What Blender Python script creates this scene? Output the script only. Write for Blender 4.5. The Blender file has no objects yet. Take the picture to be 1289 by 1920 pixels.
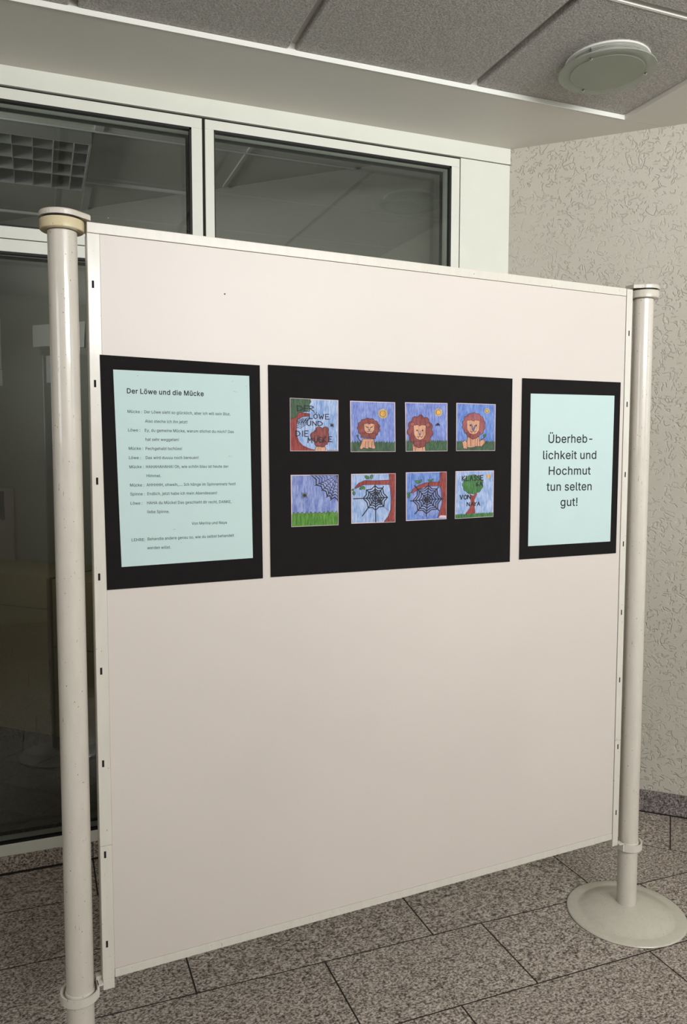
import bpy, bmesh, math, random
from mathutils import Vector, Matrix
random.seed(7)
SC = bpy.context.scene
COL = SC.collection
PI = math.pi

# ------------------------------------------------------------------ camera
cam_data = bpy.data.cameras.new('camera')
cam_data.sensor_fit = 'HORIZONTAL'
cam_data.sensor_width = 36.0
cam_data.lens = 1469.95 * 36.0 / 1289.0
cam_data.clip_start = 0.02
cam = bpy.data.objects.new('camera', cam_data)
COL.objects.link(cam)
_r = Vector((0.93212, -0.36216, 0.00123)); _u = Vector((0.02484, 0.06733, 0.99742)); _f = Vector((0.3613, 0.92968, -0.07175))
_m = Matrix((( _r.x, _u.x, -_f.x, 0.0), (_r.y, _u.y, -_f.y, 0.0), (_r.z, _u.z, -_f.z, 1.465), (0, 0, 0, 1)))
cam.matrix_world = _m
SC.camera = cam

# ------------------------------------------------------------------ exposure
SC.view_settings.view_transform = 'Standard'
SC.view_settings.look = 'None'
SC.view_settings.exposure = -0.12
SC.view_settings.gamma = 1.0
SC.view_settings.use_curve_mapping = False

# ------------------------------------------------------------------ places (metres)
C0 = Vector((1.8722, 2.8962, 0.0))            # corner of window wall and angled wall
RWA = -0.7657                                  # direction of the angled wall
V = Vector((math.cos(RWA), math.sin(RWA), 0))
NR = Vector((V.y, -V.x, 0))                    # from the angled wall into the room
YW = 2.8962                                    # window wall plane
ZC = 2.742                                     # soffit height
XL = -2.6                                      # left wall
YB = -1.5                                      # rear wall
TF = 4.4                                       # far end of the angled wall (garden windows)
F0 = C0 + V * TF
BX, BY, BA = 0.1078, 1.7881, 0.0747            # display wall origin and turn

# ------------------------------------------------------------------ world and lights
world = bpy.data.worlds.new('sky'); SC.world = world
world.use_nodes = True
world.node_tree.nodes['Background'].inputs[0].default_value = (0.75, 0.88, 1.0, 1)
world.node_tree.nodes['Background'].inputs[1].default_value = 0.6

def area(name, loc, direction, sx, sy, power, color, spread=180):
    l = bpy.data.lights.new(name, 'AREA'); l.shape = 'RECTANGLE'; l.size = sx; l.size_y = sy
    l.energy = power; l.color = color; l.spread = math.radians(spread)
    o = bpy.data.objects.new(name, l); COL.objects.link(o)
    o.location = loc
    o.rotation_euler = Vector(direction).to_track_quat('-Z', 'Y').to_euler()
    return o
# daylight through the garden windows at the far end of the angled wall: sky above, greenery below
_g = F0 + NR * 1.0 + V * 0.10
area('sky_daylight', (_g.x, _g.y, 2.05), -V, 1.5, 0.86, 12, (0.90, 0.96, 1.0))
area('garden_daylight', (_g.x, _g.y, 1.06), -V, 1.5, 0.9, 5, (0.98, 1.0, 0.70))
# added fill light high behind the viewer, brightens the display wall towards its top
area('rear_fill_light', (1.62, YB + 0.02, 2.36), (0.0, 1, 0.0), 2.1, 0.52, 62, (0.985, 1.0, 0.985), 125)
# added fill light from the unseen left wall, lifts the left half
area('side_fill_light', (XL + 0.02, -0.35, 2.0), (1, 0.25, 0), 1.2, 0.9, 20, (0.97, 1.0, 1.0))
# added unseen fill light that brightens the office wall behind the glass
area('office_fill_light', (-1.25, 3.2, 2.30), (1, 0.12, 0.03), 0.5, 0.5, 8.5, (0.98, 0.99, 0.96), 112)

# ------------------------------------------------------------------ materials
def s2l(r, g, b):
    f = lambda c: (c / 255 / 12.92) if c / 255 <= 0.04045 else ((c / 255 + 0.055) / 1.055) ** 2.4
    return (f(r), f(g), f(b), 1.0)

class NT:
    def __init__(s, name):
        s.m = bpy.data.materials.new(name); s.m.use_nodes = True
        s.t = s.m.node_tree; s.n = s.t.nodes; s.p = s.n['Principled BSDF']; s.out = s.n['Material Output']
    def new(s, kind, **kw):
        x = s.n.new(kind)
        for k, v in kw.items():
            if k in x.inputs: x.inputs[k].default_value = v
            else: setattr(x, k, v)
        return x
    def link(s, a, b): s.t.links.new(a, b)
    def setp(s, **kw):
        for k, v in kw.items(): s.p.inputs[k.replace('_', ' ')].default_value = v
    def coord(s, scale=(1, 1, 1), kind='Object', rot=(0, 0, 0)):
        tc = s.new('ShaderNodeTexCoord'); mp = s.new('ShaderNodeMapping')
        mp.inputs['Scale'].default_value = scale; mp.inputs['Rotation'].default_value = rot
        s.link(tc.outputs[kind], mp.inputs['Vector']); return mp.outputs['Vector']
    def world(s, scale=(1, 1, 1), rot=(0, 0, 0)):
        g = s.new('ShaderNodeNewGeometry'); mp = s.new('ShaderNodeMapping')
        mp.inputs['Scale'].default_value = scale; mp.inputs['Rotation'].default_value = rot
        s.link(g.outputs['Position'], mp.inputs['Vector']); return mp.outputs['Vector']
    def noise(s, vec, scale, detail=2.0, rough=0.5, dist=0.0):
        x = s.new('ShaderNodeTexNoise'); x.inputs['Scale'].default_value = scale
        x.inputs['Detail'].default_value = detail; x.inputs['Roughness'].default_value = rough
        x.inputs['Distortion'].default_value = dist
        s.link(vec, x.inputs['Vector']); return x.outputs['Fac']
    def ramp(s, fac, stops, interp='LINEAR'):
        x = s.new('ShaderNodeValToRGB'); x.color_ramp.interpolation = interp
        el = x.color_ramp.elements
        el[0].position, el[0].color = stops[0]; el[1].position, el[1].color = stops[-1]
        for p, c in stops[1:-1]:
            e = el.new(p); e.color = c
        s.link(fac, x.inputs['Fac']); return x.outputs['Color']
    def math(s, op, a, b=None, c=None, clamp=False):
        x = s.new('ShaderNodeMath'); x.operation = op; x.use_clamp = clamp
        for i, v in enumerate((a, b, c)):
            if v is None: continue
            if isinstance(v, (int, float)): x.inputs[i].default_value = v
            else: s.link(v, x.inputs[i])
        return x.outputs[0]
    def mix(s, fac, a, b, mode='MIX'):
        x = s.new('ShaderNodeMix'); x.data_type = 'RGBA'; x.blend_type = mode
        for sock, v in ((x.inputs[0], fac), (x.inputs[6], a), (x.inputs[7], b)):
            if isinstance(v, (int, float, tuple)): sock.default_value = v
            else: s.link(v, sock)
        return x.outputs[2]
    def bump(s, h, strength, dist):
        x = s.new('ShaderNodeBump'); x.inputs['Strength'].default_value = strength; x.inputs['Distance'].default_value = dist
        s.link(h, x.inputs['Height']); s.link(x.outputs['Normal'], s.p.inputs['Normal'])
    def base(s, c): s.link(c, s.p.inputs['Base Color'])

W = (1, 1, 1, 1); K = (0, 0, 0, 1)
def plain(name, col, rough=0.5, var=0.06, scale=30, **kw):
    t = NT(name); n = t.noise(t.world(), scale, 3)
    c = s2l(*col); d = tuple(x * (1 - var) for x in c[:3]) + (1,); e = tuple(min(1, x * (1 + var)) for x in c[:3]) + (1,)
    t.base(t.ramp(n, [(0.3, d), (0.7, e)])); t.setp(Roughness=rough, **kw); return t.m

M = {}
M['alu'] = plain('white_powder_coat', (236, 236, 226), 0.38, 0.02, 8)
M['alu_trim'] = plain('white_trim_paint', (248, 247, 241), 0.45, 0.02, 8)
M['soffit'] = plain('soffit_paint', (222, 218, 210), 0.75, 0.02, 3)
M['black'] = plain('black_rubber', (10, 10, 10), 0.6, 0.1)
M['gap'] = plain('dark_gap', (34, 32, 28), 0.8, 0.1)
M['slot'] = plain('slot_black', (12, 11, 11), 0.9, 0.1)
M['grout'] = plain('floor_grout', (46, 39, 33), 0.9, 0.15, 60)
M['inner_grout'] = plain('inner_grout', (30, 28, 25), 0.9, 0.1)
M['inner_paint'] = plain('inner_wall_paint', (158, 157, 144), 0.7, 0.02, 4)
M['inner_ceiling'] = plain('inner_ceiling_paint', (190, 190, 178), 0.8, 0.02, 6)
M['room_paint'] = plain('room_wall_paint', (212, 206, 194), 0.8, 0.02, 4)
M['cab'] = plain('pale_birch_laminate', (168, 148, 98), 0.45, 0.05, 6)
M['dark_plinth'] = plain('dark_plinth', (42, 38, 34), 0.7, 0.1)
M['paper'] = plain('white_paper', (232, 230, 220), 0.8, 0.01, 20)
M['pale_pink'] = plain('pale_pinkish_board', (176, 160, 150), 0.7, 0.03, 6)
M['chrome'] = plain('chrome', (200, 200, 200), 0.15, 0.02, 10, Metallic=1.0)
M['louvre'] = plain('louvre_white', (160, 160, 154), 0.4, 0.02)
M['lamp_white'] = plain('lamp_white', (238, 236, 228), 0.4, 0.02)
M['mount'] = plain('black_card', (27, 24, 25), 0.85, 0.08, 40, Specular_IOR_Level=0.15)
M['sheet'] = plain('mint_paper', (195, 216, 215), 0.8, 0.012, 12)
M['ink'] = plain('printed_ink', (28, 34, 36), 0.8, 0.03)
M['ink_grey'] = plain('printed_ink_grey', (58, 72, 74), 0.8, 0.03)
M['fleck'] = plain('grey_fleck', (120, 128, 124), 0.8, 0.03)

def mat_panel():
    t = NT('panel_cream_laminate')
    n = t.noise(t.world(), 1.7, 3); s = t.noise(t.world((1, 1, 0.8)), 6, 4, 0.6)
    c = t.ramp(n, [(0.3, s2l(214, 204, 197)), (0.7, s2l(219, 209, 202))])
    sm = t.ramp(s, [(0.66, K), (0.85, (0.10, 0.10, 0.10, 1))])
    t.base(t.mix(sm, c, s2l(196, 188, 178)))
    t.setp(Roughness=0.42); t.bump(t.noise(t.world(), 900, 2), 0.03, 0.0005); return t.m
M['panel'] = mat_panel()

def mat_tube(name, col, stain):
    t = NT(name)
    v = t.coord((1, 1, 0.16))
    n = t.noise(v, 260, 3, 0.6)
    m1 = t.ramp(n, [(0.675, K), (0.71, W)])
    zone = t.ramp(t.noise(t.coord((1, 1, 1)), 26, 2), [(0.50, K), (0.62, W)])
    dots = t.ramp(t.noise(t.coord((1, 1, 0.7)), 210, 1), [(0.745, K), (0.77, W)])
    mk = t.math('MAXIMUM', t.math('MULTIPLY', m1, zone), t.math('MULTIPLY', dots, 0.9), clamp=True)
    soft = t.ramp(t.noise(t.coord((1, 1, 0.25)), 60, 3), [(0.35, s2l(*col)), (0.8, s2l(*[c * 0.965 for c in col]))])
    t.base(t.mix(mk, soft, s2l(*stain)))
    t.setp(Roughness=0.3, Coat_Weight=0.5, Coat_Roughness=0.07)
    t.bump(t.noise(t.coord((1, 1, 0.1)), 90, 2), 0.05, 0.001); return t.m
M['tube'] = mat_tube('scuffed_cream_tube', (216, 208, 197), (120, 104, 88))
M['frame'] = mat_tube('scuffed_white_frame', (221, 215, 205), (128, 112, 98))
M['frame'].node_tree.nodes['Principled BSDF'].inputs['Coat Weight'].default_value = 0.1
M['ring_old'] = mat_tube('yellowed_plastic', (220, 204, 166), (172, 130, 84))
M['ring'] = mat_tube('greyed_plastic', (208, 202, 188), (150, 130, 106))
M['base'] = mat_tube('grey_beige_enamel', (210, 204, 190), (120, 112, 100))

def mat_granite(name, dark, mid, light, worldspace=True):
    t = NT(name)
    oi = t.new('ShaderNodeObjectInfo')
    g = t.new('ShaderNodeNewGeometry'); add = t.new('ShaderNodeVectorMath'); add.operation = 'ADD'
    cmb = t.new('ShaderNodeCombineXYZ')
    t.link(t.math('MULTIPLY', oi.outputs['Random'], 9.0), cmb.inputs[0]); t.link(t.math('MULTIPLY', oi.outputs['Random'], 5.0), cmb.inputs[2])
    t.link(g.outputs['Position'], add.inputs[0]); t.link(cmb.outputs[0], add.inputs[1])
    mp = t.new('ShaderNodeMapping'); mp.inputs['Scale'].default_value = (0.85, 1.12, 1.0); t.link(add.outputs[0], mp.inputs['Vector'])
    n1 = t.noise(mp.outputs[0], 150, 4, 0.75); n2 = t.noise(mp.outputs[0], 62, 2, 0.6)
    n3 = t.noise(mp.outputs[0], 5, 2)
    mixn = t.math('ADD', t.math('MULTIPLY', n1, 0.8), t.math('MULTIPLY', n2, 0.2))
    c = t.ramp(mixn, [(0.39, s2l(*dark)), (0.455, s2l(*[(a + b) / 2 for a, b in zip(dark, mid)])), (0.51, s2l(*mid)), (0.60, s2l(*light))])
    big = t.ramp(n2, [(0.25, (0.35, 0.33, 0.32, 1)), (0.33, W)])
    c = t.mix(1.0, c, big, 'MULTIPLY')
    tone = t.math('ADD', t.math('MULTIPLY', oi.outputs['Random'], 0.12), t.math('ADD', t.math('MULTIPLY', n3, 0.16), 0.86))
    cc = t.new('ShaderNodeCombineColor')
    for i in range(3): t.link(tone, cc.inputs[i])
    t.base(t.mix(1.0, c, cc.outputs[0], 'MULTIPLY'))
    t.setp(Roughness=0.5, Specular_IOR_Level=0.35); return t.m
M['granite'] = mat_granite('granite_floor', (66, 56, 50), (172, 160, 150), (218, 207, 196))
M['granite_base'] = mat_granite('granite_base', (58, 52, 52), (132, 124, 122), (176, 168, 164))

def mat_plaster():
    t = NT('scratched_plaster')
    v = t.coord((1, 1, 1))
    def worms(scale, lo, w, mscale, m0, seed):
        mp = t.new('ShaderNodeMapping'); mp.inputs['Location'].default_value = seed; t.link(v, mp.inputs['Vector'])
        n = t.noise(mp.outputs[0], scale, 1.0, 0.4, 0.9)
        d = t.math('ABSOLUTE', t.math('SUBTRACT', n, lo))
        line = t.math('SUBTRACT', 1.0, t.math('DIVIDE', d, w), clamp=True)
        mk = t.ramp(t.noise(mp.outputs[0], mscale, 2.0), [(m0, K), (m0 + 0.05, W)])
        return t.math('MULTIPLY', line, mk)
    a = worms(22, 0.5, 0.046, 30, 0.50, (0, 0, 0))
    b = worms(30, 0.46, 0.050, 40, 0.52, (3.1, 1.7, 8.3))
    e = worms(17, 0.55, 0.034, 28, 0.53, (7.7, 4.1, 2.3))
    h = t.math('MAXIMUM', a, t.math('MAXIMUM', b, e))
    fine = t.noise(v, 420, 2)
    patch = t.ramp(t.noise(v, 3.2, 2), [(0.35, (0.45, 0.45, 0.45, 1)), (0.6, W)])
    hh = t.math('ADD', t.math('MULTIPLY', t.math('MULTIPLY', h, patch), -1.0), t.math('MULTIPLY', fine, 0.10))
    t.base(t.ramp(t.noise(v, 2.2, 3), [(0.3, s2l(196, 190, 178)), (0.7, s2l(203, 197, 186))]))
    t.setp(Roughness=0.85, Specular_IOR_Level=0.2); t.bump(hh, 0.75, 0.0040); return t.m
M['plaster'] = mat_plaster()

def mat_ctile():
    t = NT('textured_ceiling_tile')
    v = t.world()
    n = t.noise(v, 170, 3, 0.62)
    t.base(t.ramp(n, [(0.34, s2l(182, 177, 172)), (0.5, s2l(205, 200, 195)), (0.66, s2l(228, 223, 218))]))
    t.setp(Roughness=0.9, Specular_IOR_Level=0.15); t.bump(n, 1.0, 0.012); return t.m
M['ctile'] = mat_ctile()

def mat_glass(name, tint, ior, base=0.0):
    t = NT(name)
    tr = t.new('ShaderNodeBsdfTransparent'); tr.inputs['Color'].default_value = tint
    gl = t.new('ShaderNodeBsdfGlossy'); gl.inputs['Roughness'].default_value = 0.0; gl.inputs['Color'].default_value = (0.97, 1.0, 0.97, 1)
    fr = t.new('ShaderNodeFresnel'); fr.inputs['IOR'].default_value = ior
    mx = t.new('ShaderNodeMixShader')
    t.link(t.math('ADD', fr.outputs[0], base, clamp=True), mx.inputs[0]); t.link(tr.outputs[0], mx.inputs[1]); t.link(gl.outputs[0], mx.inputs[2])
    t.link(mx.outputs[0], t.out.inputs['Surface']); t.n.remove(t.p); return t.m
M['glass'] = mat_glass('window_glass', (0.89, 0.90, 0.90, 1), 1.55)

def mat_frost(name, col, rough, trans):
    t = NT(name); t.base(t.ramp(t.noise(t.world(), 12, 2), [(0.3, s2l(*col)), (0.7, s2l(*[min(255, c + 4) for c in col]))]))
    t.setp(Roughness=rough, Specular_IOR_Level=0.5)
    tr = t.new('ShaderNodeBsdfTransparent'); tr.inputs['Color'].default_value = (0.86, 0.9, 0.86, 1)
    mx = t.new('ShaderNodeMixShader'); mx.inputs[0].default_value = trans
    t.link(t.p.outputs[0], mx.inputs[1]); t.link(tr.outputs[0], mx.inputs[2]); t.link(mx.outputs[0], t.out.inputs['Surface']); return t.m
M['flange_glass'] = mat_frost('clear_edge_glass', (184, 188, 176), 0.15, 0.45)
M['frost'] = mat_frost('frosted_green_glass', (152, 158, 142), 0.35, 0.06)

def mat_perf():
    t = NT('perforated_metal')
    uv = t.coord((1, 1, 1), 'UV')
    vo = t.new('ShaderNodeTexVoronoi'); vo.inputs['Scale'].default_value = 1.0; vo.inputs['Randomness'].default_value = 0.0
    t.link(uv, vo.inputs['Vector'])
    t.base(t.ramp(vo.outputs['Distance'], [(0.34, s2l(50, 50, 46)), (0.42, s2l(190, 190, 182))]))
    t.setp(Roughness=0.4, Metallic=0.2); return t.m
M['perf'] = mat_perf()

def crayon(name, c1, c2, ang=0.3, sc=(420, 60), lo=0.36, hi=0.66):
    t = NT(name)
    v = t.coord((sc[0], 300, sc[1]), rot=(0, ang, 0))
    n = t.noise(v, 1.0, 2, 0.55, 0.4); n2 = t.noise(t.coord(), 34, 2)
    f = t.math('ADD', t.math('MULTIPLY', n, 0.7), t.math('MULTIPLY', n2, 0.3))
    t.base(t.ramp(f, [(lo, s2l(*c1)), (hi, s2l(*c2))])); t.setp(Roughness=0.8); return t.m
M['c_sky'] = crayon('crayon_blue', (88, 106, 178), (150, 164, 216), 0.35)
M['c_sky2'] = crayon('crayon_deep_blue', (76, 106, 180), (134, 160, 216), -0.3)
M['c_sky3'] = crayon('crayon_pale_blue', (112, 142, 194), (186, 200, 230), 0.1)
M['c_sky4'] = crayon('crayon_light_violet_blue', (96, 112, 176), (160, 170, 214), 0.02)
M['c_dgreen'] = crayon('crayon_dark_green', (44, 68, 52), (84, 108, 84), 0.5)
M['c_green'] = crayon('crayon_green', (52, 106, 36), (112, 160, 70), 0.15)
M['c_leaf'] = crayon('crayon_leaf', (40, 92, 48), (92, 138, 84), 0.2)
M['c_mane'] = crayon('crayon_mane', (112, 52, 52), (154, 88, 84), 0.4)
M['c_mane2'] = crayon('crayon_mane_light', (134, 72, 78), (170, 104, 106), 0.9)
M['c_skin'] = crayon('crayon_skin', (184, 130, 104), (222, 172, 142), 0.3)
M['c_sun'] = crayon('crayon_sun', (196, 146, 70), (228, 188, 108), 0.3)
M['c_sunrim'] = crayon('crayon_sun_rim', (170, 140, 84), (212, 186, 130), 0.8)
M['c_brown'] = crayon('crayon_trunk', (116, 42, 42), (166, 84, 78), 0.08)
M['c_paper'] = plain('drawing_paper', (214, 190, 196), 0.8, 0.02, 40)
M['c_black'] = plain('felt_pen_black', (30, 30, 38), 0.7, 0.05)
M['c_blue'] = plain('pencil_blue_grey', (96, 96, 128), 0.7, 0.05)
M['c_outline'] = plain('pencil_outline', (66, 40, 44), 0.8, 0.05)

def inner_tile():
    t = NT('inner_floor_tile'); oi = t.new('ShaderNodeObjectInfo')
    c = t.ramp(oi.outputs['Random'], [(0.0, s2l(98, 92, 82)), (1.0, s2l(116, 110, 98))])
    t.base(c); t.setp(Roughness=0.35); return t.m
M['inner_tile'] = inner_tile()

# ------------------------------------------------------------------ helpers
def tag(o, label=None, cat=None, group=None, kind=None):
    if label: o['label'] = label
    if cat: o['category'] = cat
    if group: o['group'] = group
    if kind: o['kind'] = kind
    return o

def empty(name, loc=(0, 0, 0), rz=0.0):
    o = bpy.data.objects.new(name, None); COL.objects.link(o)
    o.location = loc; o.rotation_euler = (0, 0, rz); o.empty_display_size = 0.1; return o

def link(name, me, parent=None, loc=(0, 0, 0), rz=0.0):
    o = bpy.data.objects.new(name, me); COL.objects.link(o)
    o.location = loc; o.rotation_euler = (0, 0, rz)
    if parent: o.parent = parent
    return o

class MB:
    def __init__(s): s.v = []; s.f = []; s.mi = []; s.smooth = []
    def face(s, idx, mi=0, smooth=False): s.f.append(idx); s.mi.append(mi); s.smooth.append(smooth)
    def box(s, x0, x1, y0, y1, z0, z1, mi=0, bev=0.0):
        if bev > 0:
            bm = bmesh.new(); bmesh.ops.create_cube(bm, size=1)
            for v in bm.verts: v.co = Vector(((x0 + x1) / 2 + v.co.x * (x1 - x0), (y0 + y1) / 2 + v.co.y * (y1 - y0), (z0 + z1) / 2 + v.co.z * (z1 - z0)))
            bmesh.ops.bevel(bm, geom=bm.edges[:], offset=bev, segments=2, affect='EDGES', profile=0.6)
            bm.normal_update(); b = len(s.v)
            for i, v in enumerate(bm.verts): v.index = i; s.v.append(tuple(v.co))
            for f in bm.faces: s.face([b + v.index for v in f.verts], mi, False)
            bm.free(); return s
        b = len(s.v)
        s.v += [(x0, y0, z0), (x1, y0, z0), (x1, y1, z0), (x0, y1, z0), (x0, y0, z1), (x1, y0, z1), (x1, y1, z1), (x0, y1, z1)]
        for q in ((0, 3, 2, 1), (4, 5, 6, 7), (0, 1, 5, 4), (1, 2, 6, 5), (2, 3, 7, 6), (3, 0, 4, 7)): s.face([b + i for i in q], mi)
        return s
    def prism(s, poly, z0, z1, mi=0):
        b = len(s.v); n = len(poly)
        s.v += [(p[0], p[1], z0) for p in poly] + [(p[0], p[1], z1) for p in poly]
        s.face([b + i for i in reversed(range(n))], mi); s.face([b + n + i for i in range(n)], mi)
        for i in range(n):
            j = (i + 1) % n; s.face([b + i, b + j, b + n + j, b + n + i], mi)
        return s
    def lathe(s, prof, seg=48, cx=0, cy=0, mi=0, closed=False, smooth=True, a0=0.0, a1=2 * PI):
        b = len(s.v); n = len(prof); full = abs(a1 - a0 - 2 * PI) < 1e-6
        m = seg if full else seg + 1
        for i in range(m):
            a = a0 + (a1 - a0) * i / seg
            for r, z in prof: s.v.append((cx + r * math.cos(a), cy + r * math.sin(a), z))
        for i in range(seg):
            j = (i + 1) % m
            for k in range(n if closed else n - 1):
                l = (k + 1) % n
                s.face([b + i * n + k, b + j * n + k, b + j * n + l, b + i * n + l], mi, smooth)
        return s
    def build(s, name, mats, parent=None, loc=(0, 0, 0), rz=0.0, sharp=0.6):
        me = bpy.data.meshes.new(name); me.from_pydata(s.v, [], s.f)
        if not isinstance(mats, (list, tuple)): mats = [mats]
        for m in mats: me.materials.append(m)
        me.polygons.foreach_set('material_index', s.mi); me.polygons.foreach_set('use_smooth', s.smooth)
        bm = bmesh.new(); bm.from_mesh(me); bmesh.ops.remove_doubles(bm, verts=bm.verts, dist=1e-6)
        bmesh.ops.recalc_face_normals(bm, faces=bm.faces)
        for e in bm.edges:
            if len(e.link_faces) == 2 and e.calc_face_angle(0) > sharp: e.smooth = False
        bm.to_mesh(me); bm.free()
        return link(name, me, parent, loc, rz)

def clip(poly, p, n):                       # keep side where (x-p).n <= 0
    out = []
    for i in range(len(poly)):
        a, b = poly[i], poly[(i + 1) % len(poly)]
        da = (a[0] - p[0]) * n[0] + (a[1] - p[1]) * n[1]; db = (b[0] - p[0]) * n[0] + (b[1] - p[1]) * n[1]
        if da <= 0: out.append(a)
        if (da < 0 < db) or (db < 0 < da):
            t = da / (da - db); out.append((a[0] + (b[0] - a[0]) * t, a[1] + (b[1] - a[1]) * t))
    return out
def parea(p): return abs(sum(p[i][0] * p[(i + 1) % len(p)][1] - p[(i + 1) % len(p)][0] * p[i][1] for i in range(len(p)))) / 2

# ------------------------------------------------------------------ floor of granite tiles
G = 0.0026                                   # half joint
F1 = F0 + NR * 4.6                           # other end of the garden front
floor_poly = [(XL, YB), (3.75, YB), (F0.x, F0.y), (C0.x, C0.y), (XL, YW)]
floor = MB().prism(floor_poly, -0.06, -0.0008).build('floor', M['grout'])
tag(floor, 'speckled grey granite tile floor with thin dark joints', 'floor', kind='structure')
SEAM = C0 + NR * 0.3059
rows = [2.8922, 2.6457, 2.3466, 2.0477, 1.7452]
while rows[-1] > YB + 0.3: rows.append(rows[-1] - 0.3005)
rows.append(YB)
known = {0: [0.149], 1: [-0.2], 2: [0.367, 1.0927, 1.727], 3: [0.739, 1.2617, 1.8915], 4: [1.0185, 1.6545]}
def tile(poly):
    if len(poly) < 3 or parea(poly) < 4e-4: return
    cx = sum(p[0] for p in poly) / len(poly); cy = sum(p[1] for p in poly) / len(poly)
    MB().prism([(p[0] - cx, p[1] - cy) for p in poly], -0.012, 0.0).build('tile', M['granite'], floor, (cx, cy, 0))
for i in range(len(rows) - 1):
    y1, y0 = rows[i], rows[i + 1]
    js = sorted(known.get(i, [random.uniform(0.0, 0.6)]))
    while js[0] > XL + 0.25: js.insert(0, js[0] - random.uniform(0.5, 0.74))
    while js[-1] < 5.2: js.append(js[-1] + random.uniform(0.5, 0.74))
    js = [XL] + [j for j in js if j > XL + 0.12]
    for a, b in zip(js, js[1:]):
        poly = [(a + G, y0 + G), (b - G, y0 + G), (b - G, y1 - G), (a + G, y1 - G)]
        poly = clip(poly, SEAM + NR * G, -NR); poly = clip(poly, F0 - V * 0.002, V) if poly else poly
        tile(poly)
# border strip along the angled wall
t = -0.28; ts = []
tj = [-0.3 + 0.997 * k * 0.6 for k in range(-1, 9)]
tj = [0.697 - 0.62 * 2, 0.697 - 0.62, 0.697] + [0.697 + 0.6 * k for k in range(1, 7)] + [TF]
for a, b in zip(tj, tj[1:]):
    q = [C0 + V * (a + G) + NR * (0.012), C0 + V * (b - G) + NR * 0.012, C0 + V * (b - G) + NR * (0.3059 - G), C0 + V * (a + G) + NR * (0.3059 - G)]
    poly = clip([(p.x, p.y) for p in q], (0, 2.8922 - G), (0, 1)); tile(poly)

# ------------------------------------------------------------------ angled right wall with granite skirting
wr = MB().box(0.0, TF + 0.1, 0.0, 0.14, 0.0, 2.80).build('wall_right', M['plaster'], None, C0, RWA)
tag(wr, 'off white scratched plaster wall at an angle on the right', 'wall', kind='structure')
bb = MB()
for a, b in ((-0.0, 1.16), (1.162, 2.3), (2.302, TF)): bb.box(a, b, -0.013, 0.0, 0.006, 0.091)
bbo = bb.build('baseboard_right', M['granite_base'], None, C0, RWA)
tag(bbo, 'dark speckled granite skirting below the plaster wall', 'skirting', kind='structure')
MB().box(0.0, TF, -0.0105, 0.0, 0.0, 0.006).build('joint', M['gap'], bbo)
# inner continuation of the same wall behind the glass
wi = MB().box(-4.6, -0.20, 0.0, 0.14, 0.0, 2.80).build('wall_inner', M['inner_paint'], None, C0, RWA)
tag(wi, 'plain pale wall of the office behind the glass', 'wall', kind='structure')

# ------------------------------------------------------------------ rest of the room (behind the viewer)
def wallbox(name, x0, x1, y0, y1, z0, z1, label):
    o = MB().box(x0, x1, y0, y1, z0, z1).build(name, M['room_paint']); tag(o, label, 'wall', kind='structure'); return o
wl = MB().box(XL - 0.12, XL, YB - 0.12, 6.2, 0, 1.53).box(XL - 0.12, XL, YB - 0.12, 6.2, 2.47, 2.8).box(XL - 0.12, XL, YB - 0.12, -0.97, 1.53, 2.47).box(XL - 0.12, XL, 0.27, 6.2, 1.53, 2.47).build('wall_left', M['room_paint'])  # opening made for the added light from the left
tag(wl, 'plain left wall of the hall with one opening for the added side light', 'wall', kind='structure')
we = MB().box(XL, 4.2, YB - 0.12, YB, 0, 2.08).box(XL, 4.2, YB - 0.12, YB, 2.64, 2.8).box(XL, 0.55, YB - 0.12, YB, 2.08, 2.64).box(2.72, 4.2, YB - 0.12, YB, 2.08, 2.64).build('wall_rear', M['room_paint'])  # high opening made for the added light behind the viewer
tag(we, 'plain rear wall of the hall with a high opening for the added fill light', 'wall', kind='structure')
# garden front: sill, lintel and mullions
gf = MB()
gf.box(0.0, 0.12, -1.85, 0.0, 0.0, 0.45).box(0.0, 0.12, -1.85, 0.0, 2.52, 2.8)
gf.box(0.0, 0.12, -0.28, 0.0, 0.45, 2.52).box(0.0, 0.12, -1.85, -1.80, 0.45, 2.52)
gfo = gf.build('wall_garden', M['room_paint'], None, F0, RWA); tag(gfo, 'garden front wall with a wide window opening', 'wall', kind='structure')
gw = MB()
for y in (-0.28, -1.04, -1.78): gw.box(0.02, 0.08, y - 0.025, y + 0.025, 0.45, 2.52)
for z in (0.45, 1.54, 2.49): gw.box(0.02, 0.08, -1.80, -0.28, z, z + 0.04)
gwo = gw.build('window_4', M['alu'], None, F0, RWA); tag(gwo, 'white frame of the garden window', 'window', kind='structure')

# ------------------------------------------------------------------ ceiling: soffit border, recessed textured tiles
XE, YE = 2.112, 2.487                          # edges of the tile field
ZT = 2.757
cl = MB()
corner = C0 + V * 0.0
e1 = C0 + V * 4.5
def soff(poly, z0=ZC, z1=ZC + 0.05): cl.prism(poly, z0, z1)
xr = lambda y: C0.x + (C0.y - y) * V.x / -V.y   # x of angled wall at given y
soff([(XL, YE), (xr(YE), YE), (C0.x, YW), (XL, YW)])
soff([(XE, YB), (F0.x + 0.1, YB), (F0.x + 0.1, F0.y - 0.1), (xr(YE), YE - 0.0012), (XE, YE - 0.0012)])
soff([(XL, YB), (XE, YB), (XE, YE), (XL, YE)], ZT + 0.022, ZT + 0.06)
ceiling = cl.build('ceiling', M['soffit']); tag(ceiling, 'recessed textured tile ceiling with smooth plaster border', 'ceiling', kind='structure')
jx = [0.127, 0.787, 1.4555]; gx = 0.0125
edges = [(XL, -1.855)]
xs = [-1.855, -1.195, -0.535, 0.127, 0.787, 1.4555, XE]
ys = [YE]
ys += [1.882 - 0.622 * k for k in range(0, 9)]
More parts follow.
